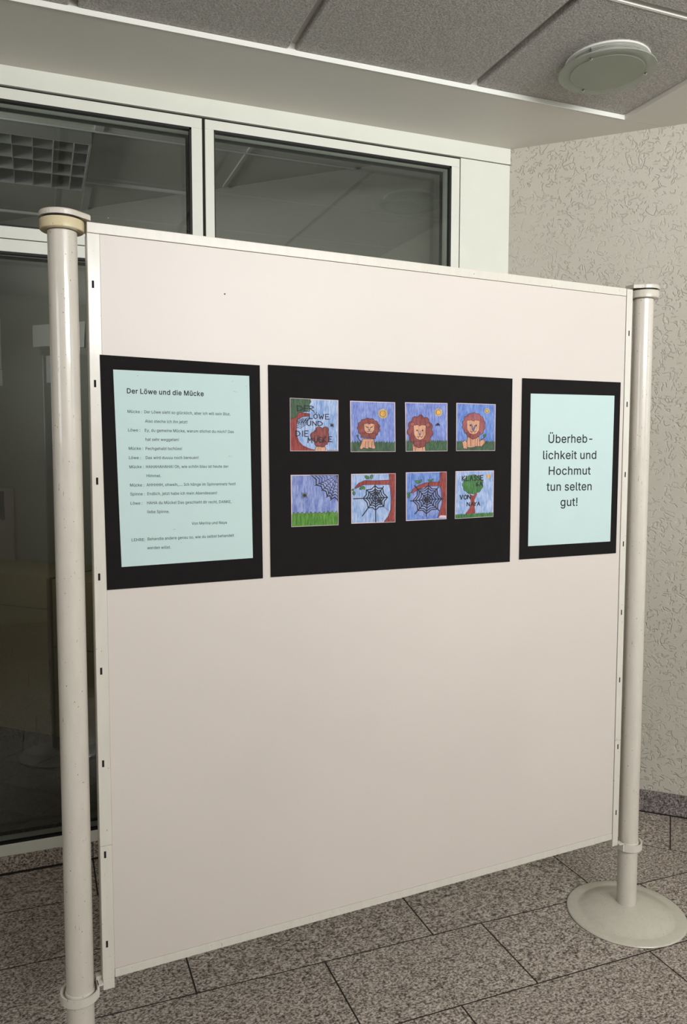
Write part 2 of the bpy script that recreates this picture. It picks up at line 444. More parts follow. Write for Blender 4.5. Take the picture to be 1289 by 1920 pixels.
tile_meshes = {}
for i in range(len(xs) - 1):
    for k in range(len(ys) - 1):
        x0 = xs[i] + gx; x1 = xs[i + 1] - (gx if i < len(xs) - 2 else 0.001)
        y1 = ys[k] - (0.002 if k == 0 else gx); y0 = ys[k + 1] + gx
        if y0 < YB: continue
        key = (round(x1 - x0, 4), round(y1 - y0, 4))
        if key not in tile_meshes:
            hx, hy = key[0] / 2, key[1] / 2
            mb = MB(); b = 0.004
            mb.box(-hx, hx, -hy, hy, b, 0.02)
            v0 = len(mb.v)
            mb.v += [(-hx, -hy, b), (hx, -hy, b), (hx, hy, b), (-hx, hy, b), (-hx + b, -hy + b, 0), (hx - b, -hy + b, 0), (hx - b, hy - b, 0), (-hx + b, hy - b, 0)]
            for q in ((0, 1, 5, 4), (1, 2, 6, 5), (2, 3, 7, 6), (3, 0, 4, 7), (4, 5, 6, 7)): mb.face([v0 + j for j in q])
            o = mb.build('ceiling_tile', M['ctile'], ceiling, ((x0 + x1) / 2, (y0 + y1) / 2, ZT)); tile_meshes[key] = o.data
        else:
            link('ceiling_tile', tile_meshes[key], ceiling, ((x0 + x1) / 2, (y0 + y1) / 2, ZT))
# white L-profiles: along the field edge and in the cross joints
tr = MB().box(XL, XE, YE - 0.0016, YE, ZC - 0.0012, ZT + 0.002).box(XL, 0.30, YE - 0.003, YE - 0.0016, ZC - 0.002, ZC + 0.006).build('trim_1', M['alu_trim'])
tag(tr, 'bright white edge profile between plaster border and ceiling tiles', 'trim', kind='structure')
t2 = MB()
for y in ys[1:]: t2.box(XL, XE, y + 0.004, y + gx, ZT - 0.001, ZT + 0.02)
t2o = t2.build('trim_2', M['alu_trim']); tag(t2o, 'white profiles in the cross joints of the tile ceiling', 'trim', kind='structure')
ml = MB().box(0, 0.0016, -0.25, 0, ZC - 0.0006, ZC + 0.001)

# ------------------------------------------------------------------ window wall
D_IN = 0.085
wb = MB()
wb.box(XL, C0.x + 0.06, YW + 0.012, YW + 0.03, 2.672, 2.80, 0)
wb.box(1.6325, C0.x + 0.06, YW + 0.012, YW + 0.05, 0.0, 2.672, 0)
wb.box(0.5685, 0.598, YW + 0.012, YW + 0.05, 0.05, 2.672, 0)
wbo = wb.build('wall_back', M['gap']); tag(wbo, 'glazed partition wall behind the display wall', 'wall', kind='structure')
hd = MB().box(XL, C0.x, YW - 0.004, YW + 0.012, 2.6795, 2.7425, 0, 0.002).build('trim_3', M['alu']); tag(hd, 'white header strip above the windows', 'trim', kind='structure')
fp = MB().box(1.6375, C0.x, YW, YW + 0.012, 0.0657, 2.6765, 0, 0.0015).build('trim_4', M['alu']); tag(fp, 'white filler panel between right window and plaster wall', 'trim', kind='structure')

def window(name, x0, x1, z0, z1, gx0, gx1, gz0, gz1, label):
    fr = MB(); y0, y1 = YW, YW + 0.03
    fr.box(x0, x1, y0, y1, gz1, z1, 0, 0.0012).box(x0, x1, y0, y1, z0, gz0, 0, 0.0012)
    fr.box(x0, gx0, y0 + 0.0002, y1, gz0 + .0005, gz1 - .0005).box(gx1, x1, y0 + 0.0002, y1, gz0 + .0005, gz1 - .0005)
    w = fr.build(name, M['alu']); tag(w, label, 'window', kind='structure')
    g = MB(); k = 0.0075; y0, y1 = YW + 0.002, YW + 0.022
    g.box(gx0, gx1, y0, y1, gz1 - k, gz1).box(gx0, gx1, y0, y1, gz0, gz0 + k * 0.8)
    g.box(gx0, gx0 + k * 0.6, y0, y1, gz0, gz1).box(gx1 - k, gx1, y0, y1, gz0, gz1)
    g.build('gasket', M['black'], w)
    MB().box(gx0, gx1, YW + 0.010, YW + 0.014, gz0, gz1).build('pane', M['glass'], w)
    # second leaf behind: reveal, inner gasket and inner pane
    rv = MB(); Y0, Y1 = YW + 0.03, YW + D_IN
    e = 0.004
    rv.box(gx0 - 0.03, gx1 + 0.03, Y0, Y1, gz1 + e, gz1 + 0.03).box(gx0 - 0.03, gx1 + 0.03, Y0, Y1, gz0 - 0.03, gz0 - e)
    rv.box(gx0 - 0.03, gx0 - e, Y0, Y1, gz0 - e, gz1 + e).box(gx1 + e, gx1 + 0.03, Y0, Y1, gz0 - e, gz1 + e)
    rv.build('reveal', M['alu'], w)
    ig = MB(); k = 0.010; Y2 = Y1 + 0.008
    ig.box(gx0 - 0.03, gx1 + 0.03, Y1, Y2, gz1 - k + e, gz1 + 0.03).box(gx0 - 0.03, gx1 + 0.03, Y1, Y2, gz0 - 0.03, gz0 + k - e)
    ig.box(gx0 - 0.03, gx0 + k - e, Y1, Y2, gz0 - e, gz1 + e).box(gx1 - k + e, gx1 + 0.03, Y1, Y2, gz0 - e, gz1 + e)
    ig.build('inner_gasket', M['black'], w)
    MB().box(gx0 - 0.002, gx1 + 0.002, Y2 - 0.006, Y2 - 0.002, gz0 - 0.002, gz1 + 0.002).build('inner_pane', M['glass'], w)
    return w
window('window_1', XL + 0.002, 0.5775, 2.1868, 2.6715, XL + 0.05, 0.5400, 2.2259, 2.6359, 'upper left fixed window with white frame')
window('window_2', 0.5888, 1.6325, 2.1868, 2.6715, 0.6205, 1.5962, 2.2259, 2.6388, 'upper right window with white frame above the display wall')
window('window_3', XL + 0.002, 0.5775, 0.0657, 2.1838, XL + 0.05, 0.5400, 0.1066, 2.1435, 'tall lower window with white frame behind the left post')
window('window_5', 0.5888, 1.6325, 0.0657, 2.1838, 0.6205, 1.5962, 0.1066, 2.1435, 'tall lower window hidden behind the display wall')
pb = MB()
for a, b in ((XL, -1.2), (-1.198, 0.149), (0.151, 1.35), (1.352, C0.x + 0.05)): pb.box(a, b, 2.8935, 2.93, 0.004, 0.0657)
pbo = pb.build('baseboard_back', M['granite']); tag(pbo, 'granite plinth under the glazed partition', 'skirting', kind='structure')
MB().box(XL, C0.x, 2.8928, 2.92, -0.004, 0.007).build('joint', M['grout'], pbo)

# ------------------------------------------------------------------ office behind the glass
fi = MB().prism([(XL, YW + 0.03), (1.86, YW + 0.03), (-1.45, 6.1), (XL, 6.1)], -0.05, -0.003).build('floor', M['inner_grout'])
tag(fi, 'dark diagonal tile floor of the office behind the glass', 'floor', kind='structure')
itile = None
for i in range(-12, 14):
    for j in range(0, 9):
        P = Vector((-0.1848, 3.4587, 0)) + V * (0.2 * i - 0.01) - NR * (0.2 * (j - 3))
        c = P + V * 0.1 - NR * 0.1
        if c.y < YW + 0.18 or c.y > 5.0 or c.x < -1.2 or (c - C0).dot(NR) < 0.12: continue
        if itile is None:
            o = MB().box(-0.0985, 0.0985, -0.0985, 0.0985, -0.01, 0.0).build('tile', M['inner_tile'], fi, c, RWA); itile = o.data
        else: link('tile', itile, fi, c, RWA)
wallbox('wall_office', XL, 0.2, 6.05, 6.17, 0, 2.8, 'far wall of the office behind the glass')
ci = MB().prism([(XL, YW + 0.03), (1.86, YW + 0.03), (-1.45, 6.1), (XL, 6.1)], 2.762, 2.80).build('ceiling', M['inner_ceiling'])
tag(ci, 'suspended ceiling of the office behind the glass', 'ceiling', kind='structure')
for x, w_, ya, yb in ((0.258, 0.034, 2.98, 4.45), (-0.37, 0.024, 2.98, 5.0), (0.868, 0.015, 2.98, 3.83)): MB().box(x - w_ / 2, x + w_ / 2, ya, yb, 2.752, 2.763).build('ceiling_rail', M['inner_ceiling'], ci)
for y, xb in ((3.99, 0.72), (4.62, 0.06), (3.365, 1.36)): MB().box(-1.5, xb, y - 0.008, y + 0.008, 2.751, 2.763).build('ceiling_rail', M['alu_trim'], ci)
# louvre ceiling light
lv = empty('louvre_light', (-0.07, 3.68, 2.762)); tag(lv, 'square grid louvre ceiling light seen through upper left window', 'ceiling light')
MB().box(-0.31, 0.30, -0.305, -0.297, -0.06, 0).box(-0.31, 0.30, 0.292, 0.30, -0.06, 0).box(-0.31, -0.302, -0.297, 0.292, -0.06, 0).box(0.292, 0.30, -0.297, 0.292, -0.06, 0).build('frame', M['louvre'], lv)
for k in range(7):
    x = -0.235 + 0.0785 * k
    MB().box(x - 0.0012, x + 0.0012, -0.297, 0.292, -0.058, -0.004).build('louvre_blade', M['louvre'], lv)
for k in range(3):
    y = -0.195 + 0.149 * k
    MB().box(-0.302, 0.292, y - 0.002, y + 0.002, -0.059, -0.004).build('louvre_blade', M['louvre'], lv)
MB().box(-0.302, 0.292, -0.297, 0.292, -0.003, -0.001).build('reflector', M['louvre'], lv)

def sideboard(t0, t1, seam, label):
    e = empty('sideboard', C0 + V * ((t0 + t1) / 2) + NR * 0.012, RWA); w = (t1 - t0) / 2 - 0.002
    MB().box(-w, w, -0.425, 0, 0.09, 0.868).build('body', M['cab'], e)
    MB().box(-w, w, -0.39, -0.01, 0.0, 0.09).build('plinth', M['dark_plinth'], e)
    MB().box(-w + 0.001, w - 0.001, -0.446, -0.4255, seam + 0.003, 0.866, 0, 0.002).build('drawer', M['cab'], e)
    MB().box(-w + 0.001, w - 0.001, -0.446, -0.4255, 0.09, seam - 0.003, 0, 0.002).build('door', M['cab'], e)
    tag(e, label, 'cabinet'); return e
sideboard(-2.93, -2.125, 0.717, 'pale wooden sideboard with shallow drawer seen through lower left glass')
sideboard(-2.095, -1.30, 0.533, 'pale wooden sideboard with deep drawer front, right of the left post')
MB().box(-0.014, 0.014, -0.20, 0.20, 0.0, 0.868).build('filler_strip', M['dark_plinth'], None, C0 + V * -2.11 + NR * 0.22, RWA)
tag(bpy.data.objects['filler_strip'], 'dark filler strip between the two sideboards', 'panel')
pp = empty('standing_board', C0 + V * -2.9 + NR * 0.02, RWA); tag(pp, 'pale board with dark upper patch standing on the sideboard', 'board')
MB().box(-0.14, 0.133, -0.012, 0.0, 0.8685, 1.277).build('backing', M['pale_pink'], pp)
MB().box(-0.12, 0.075, -0.014, -0.0122, 1.10, 1.262).build('dark_patch', M['mount'], pp)
def sheet_wall(t0, t1, z0, z1, label, curl=False):
    mb = MB(); n = 8; b = 0
    for i in range(n + 1):
        u = i / n; x = t0 + (t1 - t0) * u - (t0 + t1) / 2
        zz = z0 - ((0.03 * max(0, u - 0.3)) if curl else 0)
        lift = -0.003 - (0.012 * u * u if curl else 0.0)
        mb.v += [(x, lift, zz - z0), (x, -0.002, z1 - z0), (x, lift + 0.0008, zz - z0), (x, -0.0012, z1 - z0)]
    for i in range(n):
        a = 4 * i; mb.face([a, a + 4, a + 5, a + 1]); mb.face([a + 2, a + 3, a + 7, a + 6]); mb.face([a, a + 2, a + 6, a + 4]); mb.face([a + 1, a + 5, a + 7, a + 3])
    mb.face([0, 1, 3, 2]); mb.face([4 * n, 4 * n + 2, 4 * n + 3, 4 * n + 1])
    o = mb.build('paper_sheet', M['paper'], None, C0 + V * ((t0 + t1) / 2) + Vector((0, 0, z0)), RWA)
    tag(o, label, 'paper', 'papers on the office wall'); return o
sheet_wall(-2.612, -2.248, 2.060, 2.178, 'wide white paper strip with curled corner on the office wall', True)
sheet_wall(-2.522, -2.33, 1.862, 2.008, 'small white paper on the office wall below the wide strip')
sheet_wall(-3.06, -2.846, 1.950, 2.232, 'upper pale paper at the left edge on the office wall')
sheet_wall(-3.06, -2.843, 1.856, 1.946, 'lower pale paper at the left edge on the office wall')

# ------------------------------------------------------------------ the display wall
board = empty('display_wall', (BX, BY, 0), BA)
tag(board, 'large cream white freestanding display wall hung between two round posts', 'display board')
BW, BT = 1.5626, 1.9607
MB().box(0.0268, 1.5376, 0.0016, 0.024, 0.2905, 1.9375).build('panel', M['panel'], board)
MB().box(0.02, 1.545, 0.004, 0.022, 0.280, 1.95).build('backing', M['gap'], board)
MB().box(0.0004, 1.5372, 0.0, 0.030, 1.9385, BT, 0, 0.0012).build('frame_rail', M['frame'], board)
MB().box(0.0272, 1.5378, 0.0003, 0.030, 0.2700, 0.2895, 0, 0.0012).build('frame_rail', M['frame'], board)
def stile(x0, x1, side):
    mb = MB(); zt = 1.9378 if side < 0 else 1.9600
    mb.box(x0, x1, 0.0, 0.034, 0.5855, zt, 0, 0.0012).box(x0, x1, 0.0, 0.034, 0.2720, 0.5847, 0, 0.0012).box(x0 + 0.0006, x1 - 0.0006, 0.0006, 0.033, 0.246, 0.2713, 0, 0.0012)
    o = mb.build('frame_stile', M['frame'], board)
    return o
sl = stile(0.0, 0.0265, -1); sr = stile(1.5398, BW, 1)
for k in range(8):
    z = 1.8305 - 0.21085 * k
    MB().box(0.0082, 0.0128, -0.0003, 0.001, z - 0.0078, z + 0.0078).build('slot', M['slot'], sl)
    MB().box(1.5492, 1.5532, -0.0003, 0.001, z - 0.0078, z + 0.0078).build('slot', M['slot'], sr)
# small scuffs on the panel
MB().box(0.3015, 0.3045, 0.0012, 0.0016, 1.8345, 1.8375).build('scuff_mark', M['gap'], board)

def post(x, y, side, ringmat, zc0, zc1):
    p = MB(); R = 0.0303
    p.lathe([(0.0, 0.018), (R, 0.018), (R, 1.9375), (0.0, 1.9375)], 48)
    po = p.build('post', M['tube'], board, (x, y, 0))
    # base plate: flat rim, shallow dome
    b = MB()
    prof = [(0.0, 0.0), (0.181, 0.0), (0.1835, 0.003), (0.1820, 0.0060), (0.1795, 0.0072), (0.152, 0.0080), (0.146, 0.0092), (0.137, 0.0135), (0.122, 0.0205), (0.102, 0.0280), (0.078, 0.0340), (0.055, 0.0378), (0.040, 0.0395), (R + 0.0004, 0.040), (R + 0.0003, 0.036), (0.0, 0.036)]
    b.lathe(prof, 72); b.build('base_plate', M['base'], po, sharp=0.8)
    # top ring and lid: round with a nose towards the board
    ang = 0.0 if side < 0 else PI
    def outline(r, nose, wid, n=40):
        pts = []
        for i in range(n):
            a = 2 * PI * i / n; px, py = r * math.cos(a), r * math.sin(a)
            pts.append((px, py))
        if nose:
            pts = [q for q in pts if not (q[0] > 0 and abs(q[1]) < wid + 0.002)]
            pts = sorted(pts, key=lambda q: math.atan2(q[1], q[0]) % (2 * PI))
            pts = [(r + nose, wid * 0.55)] + pts + [(r + nose, -wid * 0.55)]
        return [(q[0] * math.cos(ang) - q[1] * math.sin(ang), q[0] * math.sin(ang) + q[1] * math.cos(ang)) for q in pts]
    MB().lathe([(R + 0.0002, 1.9385), (0.0435, 1.9385), (0.0452, 1.9400), (0.0455, 1.9585), (0.0448, 1.9600), (R + 0.0002, 1.9600)], 56, closed=True).build('collar', ringmat, po)
    MB().lathe([(0.0, 1.9595), (0.040, 1.9595), (0.040, 1.9650), (0.0, 1.9650)], 40).build('gap_ring', M['black'], po)
    lid = MB(); o1 = outline(0.0465, 0.010, 0.030)
    lid.prism(o1, 1.9645, 1.9735)
    n = len(o1); b0 = len(lid.v)
    rings = [(1.0, 1.9735), (0.965, 1.9762), (0.88, 1.9778), (0.6, 1.9790)]
    for sc_, z in rings: lid.v += [(q[0] * sc_, q[1] * sc_, z) for q in o1]
    for k in range(len(rings) - 1):
        for i in range(n):
            j = (i + 1) % n; lid.face([b0 + k * n + i, b0 + k * n + j, b0 + (k + 1) * n + j, b0 + (k + 1) * n + i], 0, True)
    lid.face([b0 + 3 * n + i for i in range(n)], 0, True)
    lid.build('cap', M['tube'] if side < 0 else M['ring'], po)
    # lower clamp: open cup ring with hook to the stile
    c = MB()
    c.lathe([(0.0372, zc0 + 0.004), (0.0405, zc0), (0.0418, zc0), (0.0432, zc0 + 0.002), (0.0432, zc1), (0.0398, zc1), (0.0378, zc1 - 0.002)], 56, closed=True)
    c.lathe([(R + 0.0001, zc0 + 0.003), (0.0385, zc0 + 0.003), (0.0385, zc0 + 0.008), (R + 0.0001, zc0 + 0.008)], 56, closed=True)
    c.lathe([(R + 0.0001, zc0 + 0.003), (R + 0.0022, zc0 + 0.003), (R + 0.0022, zc1 - 0.001), (R + 0.0012, zc1 + 0.001), (R + 0.0001, zc1 + 0.0012)], 48, closed=True)
    c.build('clamp', M['frame'], po)
    h = MB()
    xa, xb = (0.0365, abs(x) + 0.001) if side < 0 else (-(x - BW) - 0.001, -0.0365)
    if side < 0:
        h.box(0.0345, 0.0385, -0.026, -0.006, zc0 + 0.004, zc1 + 0.0125, 0, 0.001).box(0.0345, 0.0479, -0.026, -0.006, zc1 + 0.0085, zc1 + 0.0125, 0, 0.001)
        h.box(0.0345, 0.0479, -0.006, 0.010, zc1 + 0.004, zc1 + 0.020, 0, 0.001)
    else:
        h.box(-0.0440, -0.0400, -0.024, -0.004, zc0 + 0.004, zc1 + 0.0090, 0, 0.001).box(BW - x - 0.0004, -0.0400, -0.024, -0.004, zc1 + 0.005, zc1 + 0.0090, 0, 0.001)
    h.build('hook', M['frame'], po)
    return po
post(-0.0476, 0.020, -1, M['ring_old'], 0.233, 0.254)
post(1.6212, 0.016, 1, M['ring'], 0.2215, 0.2440)

# ------------------------------------------------------------------ posters (lie on the board)
def lerp2(q, u, v):
    (a, b), (c, d), (e, f), (g, h) = q
    return (a * (1 - u) * (1 - v) + c * u * (1 - v) + e * u * v + g * (1 - u) * v, b * (1 - u) * (1 - v) + d * u * (1 - v) + f * u * v + h * (1 - u) * v)

def slab(q, y0, y1, ox, oz, nx=8, bow=0.0):
    mb = MB(); n = nx
    for k, y in enumerate((y0, y1)):
        for i in range(n + 1):
            for v in (0, 1):
                p = lerp2(q, i / n, v); mb.v.append((p[0] - ox, y, p[1] - oz))
    m = 2 * (n + 1)
    for i in range(n):
        a = 2 * i
        mb.face([a, a + 1, a + 3, a + 2]); mb.face([m + a, m + a + 2, m + a + 3, m + a + 1])
        mb.face([a, a + 2, m + a + 2, m + a]); mb.face([a + 1, m + a + 1, m + a + 3, a + 3])
    mb.face([0, m, m + 1, 1]); mb.face([2 * n, 2 * n + 1, m + 2 * n + 1, m + 2 * n])
    return mb

# letter shapes: advance width, outline points (x, y in thousandths), triangles
GLYPHS = {
 '!': (212, [67,152,63,517,148,517,144,152,106,-12,92,-11,79,-6,68,3,59,14,54,27,52,41,54,55,59,68,68,79,79,87,92,93,106,94,120,93,133,87,144,79,153,68,158,55,159,41,158,27,153,14,144,3,133,-5,120,-11], [10,9,8,11,10,12,5,4,6,7,6,4,10,8,7,7,13,10,12,10,13,26,25,27,22,21,19,21,20,19,24,23,25,23,22,25,22,19,16,17,16,19,18,17,19,27,25,4,25,22,4,22,16,4,7,4,16,13,7,16,14,13,16,15,14,16,1,0,3,3,2,1]),
 ',': (204, [36,-127,69,79,155,79,98,-127], [1,0,3,3,2,1]),
 '-': (469, [353,252,353,180,114,180,114,252], [3,2,1,1,0,3]),
 '.': (204, [103,-12,89,-11,77,-6,65,3,57,14,51,27,49,41,51,55,57,68,65,79,77,88,89,93,103,95,117,93,130,88,141,79,150,68,155,55,157,41,155,27,150,14,141,3,130,-6,117,-11], [6,5,4,7,6,9,9,8,7,1,0,2,3,2,0,6,4,3,9,6,3,22,21,23,19,18,20,18,17,15,16,15,17,20,18,21,18,15,12,13,12,15,14,13,15,23,21,0,21,18,0,18,12,0,3,0,12,9,3,12,10,9,12,11,10,12]),
 ':': (204, [103,-12,89,-11,77,-6,65,3,57,14,51,27,49,41,51,55,57,68,65,79,77,88,89,93,103,95,117,93,130,88,141,79,150,68,155,55,157,41,155,27,150,14,141,3,130,-6,117,-11,103,263,89,264,77,270,65,278,57,289,51,302,49,316,51,330,57,343,65,354,77,363,89,368,103,370,117,368,130,363,141,354,150,343,155,330,157,316,155,302,150,289,141,278,130,270,117,264], [6,5,4,7,6,9,9,8,7,30,29,28,31,30,33,33,32,31,1,0,2,3,2,0,0,12,3,12,11,10,6,4,3,9,6,3,3,12,9,12,10,9,30,28,27,33,30,27,22,21,23,46,45,47,24,47,45,19,18,20,18,17,15,16,15,17,43,42,44,42,41,39,40,39,41,20,18,21,14,13,15,44,42,45,24,45,42,36,24,42,42,39,36,37,36,39,38,37,39,23,21,0,21,18,0,12,0,18,18,15,12,15,13,12,26,25,24,27,26,24,24,36,27,33,27,36,34,33,36,35,34,36]),
 '?': (374, [132,144,132,159,133,188,136,212,142,232,149,249,159,263,170,275,183,285,197,295,212,305,226,315,238,326,248,338,256,352,260,367,261,384,260,398,257,410,252,421,244,430,235,438,225,445,213,450,200,453,186,454,173,453,160,450,149,445,138,439,129,431,121,421,114,409,110,395,107,370,26,370,30,407,38,433,50,457,66,477,85,493,107,507,132,516,158,522,186,524,215,522,242,516,266,506,288,492,306,475,321,455,331,433,338,408,340,382,338,354,332,329,321,307,306,287,288,269,267,254,253,245,242,237,233,229,225,221,219,212,215,203,212,191,210,176,210,158,210,144,172,-12,158,-11,145,-6,134,3,125,14,120,27,118,41,120,55,125,68,134,79,145,87,158,93,172,94,186,93,199,87,210,79,218,68,224,55,225,41,224,27,218,14,210,3,199,-5,186,-11], [36,35,34,34,33,36,37,36,33,33,32,37,38,37,32,75,74,76,74,73,76,73,79,76,79,78,76,78,77,76,38,32,31,39,38,31,31,30,39,40,39,30,93,92,70,84,83,82,44,26,25,43,27,26,26,44,43,72,71,73,71,70,73,79,73,70,70,82,79,82,81,79,81,80,79,40,30,29,41,40,29,29,28,41,42,41,28,28,27,42,27,43,42,23,45,24,90,89,88,87,86,88,90,88,91,85,91,88,88,86,85,57,56,13,14,13,56,56,55,14,15,14,55,55,54,15,54,53,15,16,15,53,53,52,16,17,16,52,52,51,17,18,17,51,51,50,18,19,18,50,50,49,19,20,19,49,49,48,20,61,60,10,11,10,60,60,59,11,59,58,11,12,11,58,58,57,12,57,13,12,20,48,21,48,47,21,22,21,47,47,46,22,23,22,46,45,23,46,70,92,91,82,70,91,91,85,82,84,82,85,69,68,0,1,0,68,68,67,1,2,1,67,67,66,2,3,2,66,66,65,3,4,3,65,65,64,4,5,4,64,6,5,64,64,63,6,7,6,63,8,7,63,63,62,8,9,8,62,62,61,9,61,10,9,44,25,24,24,45,44]),
 'A': (496, [13,-8,204,517,290,517,482,-8,397,-8,288,300,281,320,273,343,264,370,255,400,244,436,229,486,264,486,249,435,238,399,228,369,220,342,213,319,206,300,99,-8,110,134,110,207,386,207,386,134,247,428,174,207,321,207,347,134,148,134], [0,19,20,28,25,20,0,20,21,21,1,0,11,14,10,21,18,17,17,16,21,1,21,16,16,15,1,15,14,1,14,11,1,13,9,12,4,3,23,3,22,23,22,3,2,5,22,6,7,6,22,22,2,7,8,7,2,9,8,2,12,9,2,26,27,23,13,10,24,13,12,10,11,10,12,1,11,12,12,2,1,10,14,24,9,13,24,25,28,26,18,21,25,21,20,25,22,5,26,23,22,26,4,23,27,27,26,28,20,19,28]),
 'B': (472, [60,-8,60,517,249,517,283,515,314,508,340,498,363,484,381,466,396,446,406,423,412,399,414,374,413,352,409,333,402,316,393,302,382,290,369,279,355,271,340,264,331,261,331,269,341,267,358,261,375,252,391,240,405,225,417,207,427,186,432,162,434,136,432,110,426,86,415,63,400,42,380,25,356,11,327,0,293,-6,255,-8,141,65,253,65,287,67,314,75,333,86,345,100,353,117,355,137,354,152,350,166,344,180,335,192,323,202,310,211,294,217,276,221,256,223,141,223,141,293,246,293,263,295,278,298,293,303,305,311,316,320,324,331,331,343,335,357,336,372,334,391,327,408,315,423,299,434,276,441,248,444,141,444,345,266], [40,57,0,1,0,57,74,2,75,59,58,57,1,57,58,58,75,1,75,2,1,60,56,55,60,55,61,40,0,39,39,41,40,59,57,56,56,60,59,73,3,74,2,74,3,52,20,53,54,53,20,64,63,21,41,39,38,42,41,38,38,37,42,37,43,42,54,20,55,61,55,20,20,21,61,62,61,21,21,63,62,72,4,73,3,73,4,19,23,76,22,19,76,34,33,45,33,32,45,46,45,32,32,31,46,47,46,31,31,30,47,30,29,47,48,47,29,29,28,48,49,48,28,28,27,49,50,49,27,27,26,50,26,25,50,13,12,67,68,67,12,12,11,68,11,10,68,43,37,36,44,43,36,36,35,44,35,34,44,34,45,44,50,25,51,25,24,51,52,51,24,24,23,52,20,52,23,23,19,20,21,20,19,19,22,21,22,18,21,64,21,18,18,17,64,65,64,17,17,16,65,16,15,65,66,65,15,15,14,66,14,13,66,13,67,66,68,10,69,10,9,69,70,69,9,9,8,70,8,7,70,71,70,7,7,6,71,6,5,71,72,71,5,4,72,5,18,22,76]),
 'D': (518, [227,-8,96,-8,96,65,222,65,261,68,294,75,322,88,345,105,365,126,380,152,390,183,397,217,399,255,397,293,390,327,380,357,365,383,346,404,323,421,296,434,265,441,229,444,93,444,93,517,234,517,282,513,326,503,365,485,398,461,426,431,449,395,465,353,474,307,478,255,474,204,465,157,448,115,426,79,397,48,363,24,322,6,277,-5,141,517,141,-8,60,-8,60,517,141,444,141,65], [45,44,22,22,23,45,0,3,43,2,43,47,43,2,1,44,1,2,22,44,2,22,2,46,22,46,42,23,22,42,41,5,4,24,20,25,18,26,19,5,41,40,40,6,5,25,20,19,19,26,25,41,4,0,3,0,4,20,24,21,42,21,24,37,36,8,9,8,36,36,35,9,10,9,35,35,34,10,11,10,34,34,33,11,33,12,11,12,33,13,33,32,13,14,13,32,32,31,14,15,14,31,31,30,15,16,15,30,30,29,16,17,16,29,29,28,17,27,17,28,6,40,39,7,6,39,39,38,7,38,37,7,37,8,7,17,27,18,26,18,27,21,42,46,2,47,46,43,3,47]),
 'E': (435, [60,-8,60,517,388,517,388,444,141,444,141,294,371,294,371,221,141,221,141,65,391,65,391,-8], [0,9,8,1,0,8,8,5,1,5,4,1,9,0,11,11,10,9,5,8,7,7,6,5,3,2,4,1,4,2]),
 'H': (533, [60,-8,60,517,141,517,141,297,392,297,392,517,473,517,473,-8,392,-8,392,224,141,224,141,-8], [0,11,10,1,0,10,10,3,1,3,2,1,9,8,7,7,6,9,4,9,6,6,5,4,3,10,9,9,4,3]),
 'I': (316, [31,-8,31,65,118,65,118,444,31,444,31,517,285,517,285,444,199,444,199,65,285,65,285,-8], [1,0,2,3,5,4,9,11,10,7,6,8,2,0,11,11,9,2,3,2,9,9,8,3,8,6,3,5,3,6]),
 'K': (483, [107,131,104,219,118,236,129,251,141,266,153,280,164,295,176,309,189,322,201,336,214,350,368,517,471,515,242,268,239,268,60,-8,60,517,141,517,141,334,140,225,141,193,141,-8,376,-8,186,259,236,323,471,-7,140,265,141,166,205,233,261,288], [16,15,1,1,15,0,0,15,21,1,0,20,20,19,1,2,1,19,3,2,19,3,19,26,3,26,18,2,3,18,1,2,18,16,1,18,18,17,16,7,6,23,24,14,13,22,25,13,13,25,29,24,13,29,12,11,24,14,24,23,9,8,24,10,9,24,24,11,10,20,0,27,19,20,23,4,19,23,5,4,23,23,6,5,0,21,27,19,4,26,14,23,28,13,14,28,22,13,28,20,27,28,23,20,28,7,23,8,24,8,23,12,24,29]),
 'L': (409, [60,-8,60,517,141,517,141,65,377,65,377,-8], [1,0,3,3,0,5,5,4,3,1,3,2]),
 'M': (644, [60,-8,60,517,165,517,293,190,303,162,315,125,327,86,340,41,304,41,318,85,330,124,343,161,353,190,479,517,584,517,584,-8,504,-8,504,291,504,327,505,369,506,413,507,465,532,465,524,439,518,423,513,407,497,360,483,319,471,288,355,-8,289,-8,171,288,160,318,145,358,129,405,109,465,135,465,136,416,137,372,138,329,138,291,138,-8,323,100,505,384,137,384], [34,35,1,41,40,0,1,0,40,40,39,1,34,1,39,39,38,34,35,34,37,36,35,37,9,6,42,9,5,8,8,5,4,37,34,44,36,37,2,35,36,2,1,35,2,12,11,28,24,25,14,23,24,14,14,22,23,15,14,17,18,17,14,14,25,18,19,18,25,20,43,25,25,24,20,24,23,20,21,20,23,23,22,21,15,17,16,43,20,26,20,21,13,21,22,13,22,14,13,8,30,29,29,7,8,9,8,7,6,9,7,7,10,6,42,6,10,28,27,12,37,33,2,32,31,3,3,2,32,33,32,2,5,9,42,26,20,13,13,12,27,27,26,13,19,25,43,7,29,28,10,7,11,7,28,11,30,8,31,4,3,31,31,8,4,34,38,44,33,37,44]),
